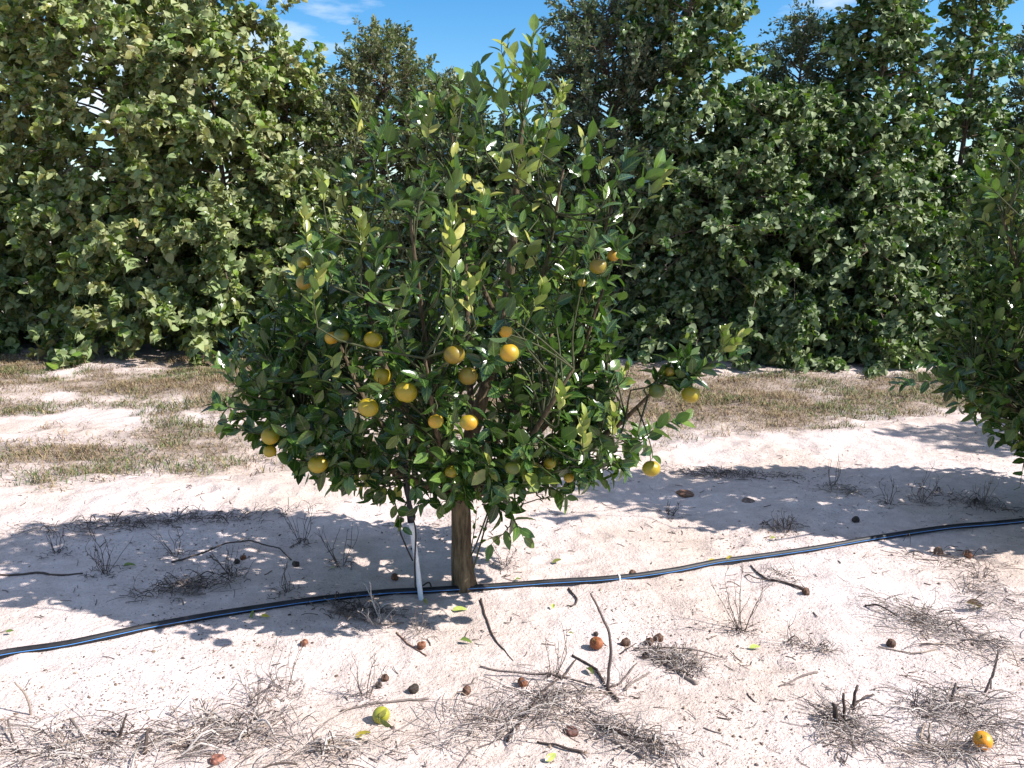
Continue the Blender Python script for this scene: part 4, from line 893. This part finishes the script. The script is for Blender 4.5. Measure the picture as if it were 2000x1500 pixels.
# ------------------------------------------------------------------ dead sticks
GREY, DRK, TAN, PALE = (0.17, 0.135, 0.12), (0.070, 0.050, 0.042), (0.26, 0.20, 0.16), (0.44, 0.38, 0.34)
def lying(pts, lift=0.0, arch=0.0):
    P = [gp(u, v) for (u, v) in pts]; Q = curve(P, max(8, 6*len(P))); n = len(Q); t = np.linspace(0, 1, n)
    Q[:, 2] = ground_z(Q[:, 0], Q[:, 1])+0.004+lift*t+arch*np.sin(math.pi*t)
    return Q
def standing(pts):
    b = gp(*pts[0]); P = [b+np.array([0, 0, -0.01])]
    for k, (u, v) in enumerate(pts[1:]): P.append(at(u, v, b[1]+0.01*(k % 2)))
    return curve(P, 6*len(P))
ST_ = [
 # (list of (mode, points, r0, r1), colour, label)
 ([('s', [(1186, 1345), (1190, 1255), (1172, 1205), (1152, 1164)], .0065, .0035), ('s', [(1205, 1277), (1225, 1268), (1244, 1255)], .0035, .002), ('s', [(1188, 1262), (1180, 1257), (1176, 1255)], .003, .002), ('l', [(1186, 1343), (1205, 1338), (1224, 1320), (1247, 1295)], .0042, .0025)], (0.12, 0.09, 0.08), 'tall forked dead stick standing upright in the sand, bent near its top'),
 ([('l', [(940, 1172), (953, 1215), (972, 1255), (1004, 1290)], .0052, .002)], DRK, 'curved dark dead stick on the sand below the trunk'),
 ([('l', [(666, 1391), (730, 1377), (790, 1371), (843, 1366)], .0030, .0042)], GREY, 'long straight grey stick just above the green-yellow fallen orange'),
 ([('l', [(-30, 1124), (60, 1121), (110, 1124), (158, 1121)], .006, .004)], DRK, 'thick dark stick in the shade running off the left edge'),
 ([('l', [(335, 1100), (400, 1088), (440, 1076), (490, 1070), (530, 1078), (568, 1098)], .0045, .003, .03), ('l', [(410, 1087), (430, 1110), (450, 1128)], .003, .002, .01)], DRK, 'dark arching twig in the shade left of the white pipe'),
 ([('l', [(938, 1303), (1000, 1313), (1080, 1320), (1130, 1335), (1172, 1347)], .003, .004)], GREY, 'thin grey twig lying from the bottom middle toward the forked stick'),
 ([('l', [(990, 1450), (1035, 1395), (1060, 1362), (1092, 1332), (1124, 1290)], .005, .0025, .02)], DRK, 'dark bent branch rising over the straw at the bottom middle'),
 ([('l', [(1118, 1282), (1160, 1306), (1172, 1325), (1187, 1350), (1212, 1376)], .0042, .005)], DRK, 'dark crooked stick lying left of the foot of the forked stick'),
 ([('l', [(1220, 1350), (1240, 1330), (1265, 1313)], .0045, .003)], GREY, 'short grey stick right of the foot of the forked stick'),
 ([('l', [(1279, 1285), (1318, 1312), (1357, 1338)], .005, .008)], (0.20, 0.16, 0.14), 'thick straight stick along the front of the straw pile'),
 ([('l', [(1238, 1271), (1330, 1275), (1420, 1288)], .0045, .002, .015)], GREY, 'slim stick across the back of the straw pile'),
 ([('l', [(1522, 1342), (1555, 1327), (1596, 1315)], .0025, .0045)], GREY, 'short grey stick alone on clean sand at the right'),
 ([('l', [(1688, 1184), (1752, 1205)], .0042, .003, .02)], DRK, 'short straight dark stick at the left end of the right straw band'),
 ([('l', [(1465, 1105), (1490, 1130), (1535, 1141), (1562, 1150)], .003, .006), ('l', [(1455, 1125), (1475, 1138), (1505, 1134)], .003, .002, .02)], DRK, 'dark forked twig below the hose ending at a dried orange'),
 ([('l', [(1150, 1404), (1195, 1426), (1250, 1440), (1300, 1455)], .006, .003)], DRK, 'dark stick along the upper edge of the lowest middle straw mat'),
 ([('l', [(1192, 1444), (1225, 1465), (1252, 1479)], .003, .005)], GREY, 'grey stick at the front of the lowest middle straw mat'),
 ([('l', [(1048, 1452), (1090, 1460), (1131, 1470)], .003, .0045)], DRK, 'short dark stick on clean sand above the bottom edge'),
 ([('s', [(1634, 1412), (1631, 1385), (1630, 1372)], .009, .008)], DRK, 'thickest dark broken stub standing in straw at the lower right'),
 ([('s', [(1648, 1410), (1650, 1378), (1648, 1355)], .006, .004)], DRK, 'slim dark stub beside the thickest broken stub at the lower right'),
 ([('s', [(1663, 1385), (1670, 1352), (1676, 1340)], .006, .004), ('l', [(1663, 1385), (1690, 1375), (1712, 1360)], .004, .003, .02)], DRK, 'tallest dark stub with a side twig, right of the two stubs at the lower right'),
 ([('s', [(1856, 1372), (1864, 1350), (1872, 1333)], .006, .004)], GREY, 'short upright stub above the vivid orange fallen fruit'),
 ([('s', [(1922, 1352), (1935, 1318), (1947, 1270)], .005, .002), ('s', [(1937, 1345), (1940, 1310), (1948, 1268)], .003, .0015)], GREY, 'pair of thin upright stalks near the right edge'),
 ([('s', [(1814, 1460), (1818, 1440), (1824, 1418)], .0045, .003)], TAN, 'short tan upright stub left of the vivid orange fallen fruit'),
 ([('s', [(743, 1206), (724, 1172), (718, 1136)], .004, .002), ('s', [(732, 1185), (722, 1160), (708, 1138)], .0032, .0018), ('s', [(738, 1196), (748, 1184), (765, 1176)], .003, .0018)], PALE, 'pale forked twig standing in front of the hose left of the pipe'),
 ([('s', [(232, 1440), (240, 1415), (246, 1394)], .005, .003)], DRK, 'dark leaning stub in the straw at the lower left'),
 ([('s', [(62, 1395), (52, 1362), (30, 1331)], .004, .0025)], TAN, 'bent tan twig standing alone near the left edge'),
 ([('l', [(640, 1195), (700, 1212), (745, 1228), (790, 1222)], .005, .003, .015)], GREY, 'grey branch lying in front of the hose under the pale forked twig'),
 ([('l', [(1110, 1150), (1125, 1172), (1118, 1185), (1106, 1183)], .004, .0025)], DRK, 'hooked dark twig just below the hose, right of the trunk'),
 ([('l', [(775, 1237), (800, 1260), (835, 1282)], .0035, .002)], (0.18, 0.09, 0.06), 'reddish twig beside the small reddish-brown shrivelled orange'),
 ([('l', [(283, 1475), (290, 1450), (296, 1430)], .006, .004, .03)], DRK, 'thick dark stick end jutting from the lower left straw'),
 ([('l', [(1715, 1265), (1790, 1275), (1830, 1268)], .0025, .0025), ], TAN, 'thin tan stalk on sand below the right straw band'),
]
for (parts, col, lab) in ST_:
    mb = MB()
    for pt in parts:
        Q = standing(pt[1]) if pt[0] == 's' else lying(pt[1], 0, pt[4] if len(pt) > 4 else 0.0)
        Q = Q+np.cumsum(rng.normal(0, 0.0012, Q.shape), 0)*np.array([1, 1, .5]); r = np.linspace(pt[2], pt[3], len(Q))*0.8
        tube(mb, Q, r*1.25, 8, np.asarray(col), lump=0.25)
    org = mb.v[0][0].copy()
    for q in mb.v: q -= org
    o = mb.build('dead_stick', M_TWIG); o.location = org; tag(o, lab, 'stick', 'dead sticks on the sand')

# ------------------------------------------------------------------ dry weeds with thin upright stems
WD = [
 (1449, 1231, 11, 128, 0.75, DRK, 'wiry dry weed with a fan of curved stems below the hose'),
 (1550, 1258, 3, 80, 0.5, GREY, 'three-stemmed dry weed on clean sand right of the wiry fan'),
 (555, 1352, 8, 110, 0.8, GREY, 'tall thin dry weed above the lower left straw'),
 (712, 1362, 9, 100, 0.8, GREY, 'dry weed with pale stems between two dark shrivelled oranges'),
 (500, 1375, 9, 90, 1.0, GREY, 'sprawling dry weed at the top of the lower left straw'),
 (1083, 1322, 5, 110, 0.4, DRK, 'upright dry weed with two forked stems left of the forked stick'),
 (1310, 1006, 8, 50, 0.9, DRK, 'small dry weed in the shade below the lone lower right orange'),
 (1534, 1040, 9, 55, 0.9, DRK, 'dry weed in the shade behind the hose, below the straw of the shade edge'),
 (1626, 948, 5, 75, 0.4, DRK, 'taller dry weed at the sunlit edge of the right shade'),
 (1735, 985, 5, 60, 0.6, DRK, 'dry weed in the shade right of the taller one'),
 (1800, 980, 10, 85, 0.9, GREY, 'row of thin pale weed stems in sunlit sand at the right'),
 (1920, 985, 10, 75, 0.9, GREY, 'tangled grey weed against the shade below the right tree'),
 (205, 1118, 12, 95, 0.9, DRK, 'bushy dark dry weed in the shade at the left'),
 (450, 1120, 7, 85, 0.9, DRK, 'dry weed in the shade under the arching twig'),
 (665, 1105, 7, 110, 0.7, DRK, 'slender dry weed in the shade left of the white pipe'),
 (985, 1105, 9, 45, 1.2, GREY, 'low wiry dry weed on bright sand right of the trunk'),
 (1215, 1345, 5, 60, 0.9, GREY, 'thin dry weed at the foot of the forked stick'),
 (1330, 1285, 5, 55, 0.6, TAN, 'stubbly weed stems sticking up from the straw pile'),
 (1800, 1215, 7, 85, 0.8, TAN, 'pale weed stems rising from the right straw band'),
 (1790, 1390, 8, 60, 0.8, DRK, 'dry weed between the broken stubs and the vivid orange fruit'),
 (820, 1235, 8, 55, 1.2, GREY, 'tangle of dry weed stems in front of the pipe foot'),
 (735, 1220, 10, 60, 1.3, PALE, 'pale bleached weed tangle in front of the hose left of the pipe'),
 (345, 1085, 7, 70, 1.0, DRK, 'dry weed in the left shade at the left end of the arching twig'),
 (590, 1060, 8, 95, 0.8, DRK, 'tall fine dry weed in the left shade above the right end of the arching twig'),
 (560, 1160, 7, 70, 1.0, DRK, 'dry weed in the left shade just behind the hose'),
 (110, 1080, 7, 60, 0.8, DRK, 'faint dry weed in the shade near the left edge'),
 (960, 1410, 8, 85, 1.0, GREY, 'thin dry weed over the straw right of the green-yellow orange'),
 (1915, 1130, 6, 50, 0.8, GREY, 'small dry weed at the sunlit end of the right shade'),
]
for (u, v, n, hpx, spread, col, lab) in WD:
    b = gp(u, v); dep = project(b)[2]; H = hpx*dep/FPX; mb = MB()
    for k in range(n):
        a = rng.uniform(0, 6.28); s = spread*rng.uniform(0.3, 1.0); h = H*rng.uniform(0.55, 1.1)*(1-0.25*s)
        d = np.array([math.cos(a), math.sin(a), 0])
        kk = np.array([math.cos(a+1.6), math.sin(a+1.6), 0])*rng.normal(0, .12)*h
        P = curve([d*0.01+np.array([0, 0, -.01]), d*s*h*0.45+kk+np.array([0, 0, h*0.4]), d*s*h*0.75+np.array([0, 0, h*0.75])+kk*.4, d*s*h*rng.uniform(.5, 1.0)+np.array([0, 0, h])], 12)
        P += np.cumsum(rng.normal(0, 0.0015, P.shape), 0)
        c = np.asarray(col)*rng.uniform(0.7, 1.3)
        tube(mb, P, np.linspace(0.0015, 0.0007, 12), 5, c, lump=0.2)
        for _ in range(rng.integers(0, 3)):
            i = rng.integers(4, 11); e = P[i]+norm(d*rng.normal(0.4, .5)+rng.normal(0, .5, 3)+np.array([0, 0, .6]))*h*rng.uniform(.12, .3)
            tube(mb, [P[i], (P[i]+e)/2+rng.normal(0, .003, 3), e], [0.0012, 0.001, 0.0006], 4, c)
    for k in range(n*4):                                 # crumpled basal litter
        q = np.r_[np.clip(rng.normal(0, 0.04*spread+0.012, 2), -.06, .06), 0.0]; q[2] = float(ground_z(b[0]+q[0], b[1]+q[1]))-b[2]+0.004; a = rng.uniform(0, 6.28); l = rng.uniform(.015, .05)
        e = q+np.array([math.cos(a)*l, math.sin(a)*l, rng.uniform(0, .012)])
        tube(mb, [q, (q+e)/2+np.array([0, 0, .004]), e], [0.0012, 0.0012, 0.0006], 4, np.asarray(col)*rng.uniform(.7, 1.5))
    o = mb.build('dry_weed', M_DRY); o.location = b; tag(o, lab, 'weed', 'dry weeds on the sand')

# ------------------------------------------------------------------ straw mats
MATS = [
 # centre u v, half width, half height (px), slope deg, stalks, length m, label
 (120, 1462, 230, 55, 4, 340, .16, 'loose pale straw mat in the lower left corner of the photo'),
 (430, 1435, 190, 55, -6, 420, .15, 'dense grey straw mat around the buried reddish orange'),
 (640, 1470, 150, 35, 0, 150, .15, 'thin straw scatter below the yellow leaf'),
 (960, 1420, 150, 55, -10, 260, .18, 'long-stalked straw mat right of the green-yellow fallen orange'),
 (1090, 1375, 120, 40, 5, 260, .15, 'grey straw mat left of the foot of the forked stick'),
 (1240, 1445, 130, 32, 22, 330, .10, 'dark straw mat along the bottom right of the middle'),
 (1315, 1293, 75, 24, 18, 330, .09, 'small dense straw pile right of the forked stick'),
 (1850, 1235, 190, 34, 20, 460, .14, 'long straw band slanting down to the right edge'),
 (1930, 1170, 120, 40, 22, 200, .13, 'thin straw scatter around the big dark curled leaf'),
 (1655, 1425, 80, 50, 20, 320, .11, 'dense straw around the broken dark stubs'),
 (1880, 1400, 130, 55, 18, 400, .14, 'wide grey straw mat behind the vivid orange fallen fruit'),
 (1850, 1475, 150, 30, 0, 260, .13, 'straw mat along the bottom edge under the vivid orange fruit'),
 (1590, 1268, 50, 12, 12, 90, .07, 'small dry grass scrap at the foot of the three-stemmed weed'),
 (1530, 1128, 45, 14, 15, 90, .06, 'small dark straw scrap just below the hose'),
 (360, 1150, 130, 22, -8, 330, .10, 'dark straw mat in the left shade behind the hose'),
 (700, 1198, 110, 22, 6, 260, .08, 'brown leafy straw in front of the hose left of the pipe'),
 (300, 1022, 330, 16, -4, 600, .10, 'straw strip along the back edge of the left shade'),
 (1420, 928, 180, 11, 3, 420, .09, 'straw strip along the back edge of the right shade'),
 (1650, 960, 60, 12, 10, 130, .08, 'dark straw tuft at the foot of the taller right weed'),
 (1900, 985, 110, 16, 12, 200, .09, 'grey straw heap in sunlight below the shaded tree'),
 (1530, 1030, 60, 10, 0, 90, .06, 'thin straw scrap in the right shade behind the hose'),
 (1880, 1100, 130, 25, 8, 130, .10, 'sparse straw in the shade before the hose at the right'),
]
for (u, v, hw, hh, sl, n, ln, lab) in MATS:
    c0 = gp(u, v); mb = MB(); cs, sn = math.cos(R(sl)), math.sin(R(sl))
    allV = []
    n = int(n*0.78)
    k = 0
    while k < n:
        a, b = rng.normal(0, .45, 2)
        if a*a+b*b > 1.0: continue
        uu, vv = u+a*hw*cs-b*hh*sn*0.5, v+a*hw*sn+b*hh
        if vv > 1640: continue
        p = gp(uu, vv); l = ln*rng.uniform(.35, 1.3)*(0.6 if rng.random() < .5 else 1)
        az = rng.normal(-R(sl)*1.2, 0.75)+(math.pi if rng.random() < .5 else 0)
        if rng.random() < .25: az = rng.uniform(0, 6.28)
        bend = rng.normal(0, .28); t = np.linspace(0, 1, 5); ang = az+bend*t
        xy = np.cumsum(np.stack([np.cos(ang), np.sin(ang)], 1)*l/5, 0)+p[:2]
        lift = abs(rng.normal(0, .018))
        z = ground_z(xy[:, 0], xy[:, 1])+0.0025+lift*np.sin(t*math.pi*rng.uniform(.4, 1.1))+rng.uniform(0, .012)
        P = np.column_stack([xy, z])-c0
        pal = [DRK, DRK, GREY, TAN, DRK, GREY][rng.integers(0, 6)] if ('strip' in lab or 'shade' in lab or 'leafy' in lab) else [PALE, GREY, DRK, TAN, (0.40, 0.35, 0.32), (0.40, 0.35, 0.32)][rng.integers(0, 6)]
        tube(mb, P, rng.uniform(.0006, .0018)*(2.2 if rng.random() < .05 else 1), 4, np.asarray(pal)*rng.uniform(.75, 1.2), cap=False); k += 1
    loose = any(q in lab for q in ('scatter', 'strip', 'sparse', 'loose', 'leafy'))
    o = mb.build('loose_straw' if loose else 'straw_mat', M_DRY); o.location = c0
    if loose: o['kind'] = 'stuff'; o['label'] = lab
    else: tag(o, lab, 'straw', 'straw mats on the sand')

# ------------------------------------------------------------------ camera, sun, sky
cam = bpy.data.cameras.new('camera'); co = bpy.data.objects.new('camera', cam); COL.objects.link(co)
cam.sensor_width = 36.0; cam.lens = 36.0*FPX/2000.0; cam.clip_start = 0.05; cam.clip_end = 3000
co.location = CAM; co.rotation_euler = (math.pi/2-PITCH, 0, 0); C.camera = co
sun = bpy.data.lights.new('sun', 'SUN'); so = bpy.data.objects.new('sun', sun); COL.objects.link(so)
sun.energy = 4.9; sun.angle = R(0.5); sun.color = (1.0, 0.965, 0.915)
so.rotation_euler = Vector(SUNV).to_track_quat('Z', 'Y').to_euler()
W = bpy.data.worlds.new('World'); C.world = W; W.use_nodes = True
nt = W.node_tree; nt.nodes.clear()
sky = nt.nodes.new('ShaderNodeTexSky'); sky.sky_type = 'NISHITA'; sky.sun_disc = False
sky.sun_elevation = SUN_EL; sky.sun_rotation = math.atan2(SUNV[0], SUNV[1]); sky.air_density = 1.0; sky.dust_density = 0.3; sky.ozone_density = 2.5
hs = nt.nodes.new('ShaderNodeHueSaturation'); hs.inputs['Saturation'].default_value = 1.42; hs.inputs['Value'].default_value = 1.18
nt.links.new(sky.outputs[0], hs.inputs['Color'])
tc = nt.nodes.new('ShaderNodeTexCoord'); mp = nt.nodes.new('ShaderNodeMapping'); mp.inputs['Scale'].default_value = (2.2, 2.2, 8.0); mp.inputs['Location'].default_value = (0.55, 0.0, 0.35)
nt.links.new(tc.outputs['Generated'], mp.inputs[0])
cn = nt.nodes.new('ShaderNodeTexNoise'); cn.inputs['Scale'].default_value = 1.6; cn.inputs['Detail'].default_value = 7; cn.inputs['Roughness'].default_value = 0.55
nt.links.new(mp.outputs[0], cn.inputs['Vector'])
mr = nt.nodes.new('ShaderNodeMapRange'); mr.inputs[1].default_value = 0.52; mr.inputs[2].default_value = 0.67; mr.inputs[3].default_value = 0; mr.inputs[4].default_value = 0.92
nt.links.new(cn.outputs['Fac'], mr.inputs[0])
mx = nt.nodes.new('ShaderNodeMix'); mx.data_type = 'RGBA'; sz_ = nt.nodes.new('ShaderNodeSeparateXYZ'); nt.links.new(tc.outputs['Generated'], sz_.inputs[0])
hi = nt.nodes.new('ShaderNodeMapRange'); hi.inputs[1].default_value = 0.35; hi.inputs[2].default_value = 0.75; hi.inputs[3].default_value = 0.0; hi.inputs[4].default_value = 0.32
nt.links.new(sz_.outputs[2], hi.inputs[0])                     # unseen white cloud added overhead to whiten the fill light
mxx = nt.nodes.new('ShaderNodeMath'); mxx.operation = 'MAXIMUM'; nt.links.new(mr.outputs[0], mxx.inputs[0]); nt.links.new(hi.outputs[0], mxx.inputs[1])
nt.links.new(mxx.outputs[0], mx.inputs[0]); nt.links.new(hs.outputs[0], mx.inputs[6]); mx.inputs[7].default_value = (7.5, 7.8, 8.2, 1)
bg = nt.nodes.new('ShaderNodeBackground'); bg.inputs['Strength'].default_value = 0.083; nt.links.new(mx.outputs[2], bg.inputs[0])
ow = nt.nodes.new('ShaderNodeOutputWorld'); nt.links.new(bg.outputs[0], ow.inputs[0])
vs = C.view_settings; vs.view_transform = 'Standard'; vs.look = 'None'; vs.exposure = 0.92; vs.gamma = 1.0; vs.use_curve_mapping = False
C.cycles.max_bounces = 6; C.cycles.transparent_max_bounces = 4
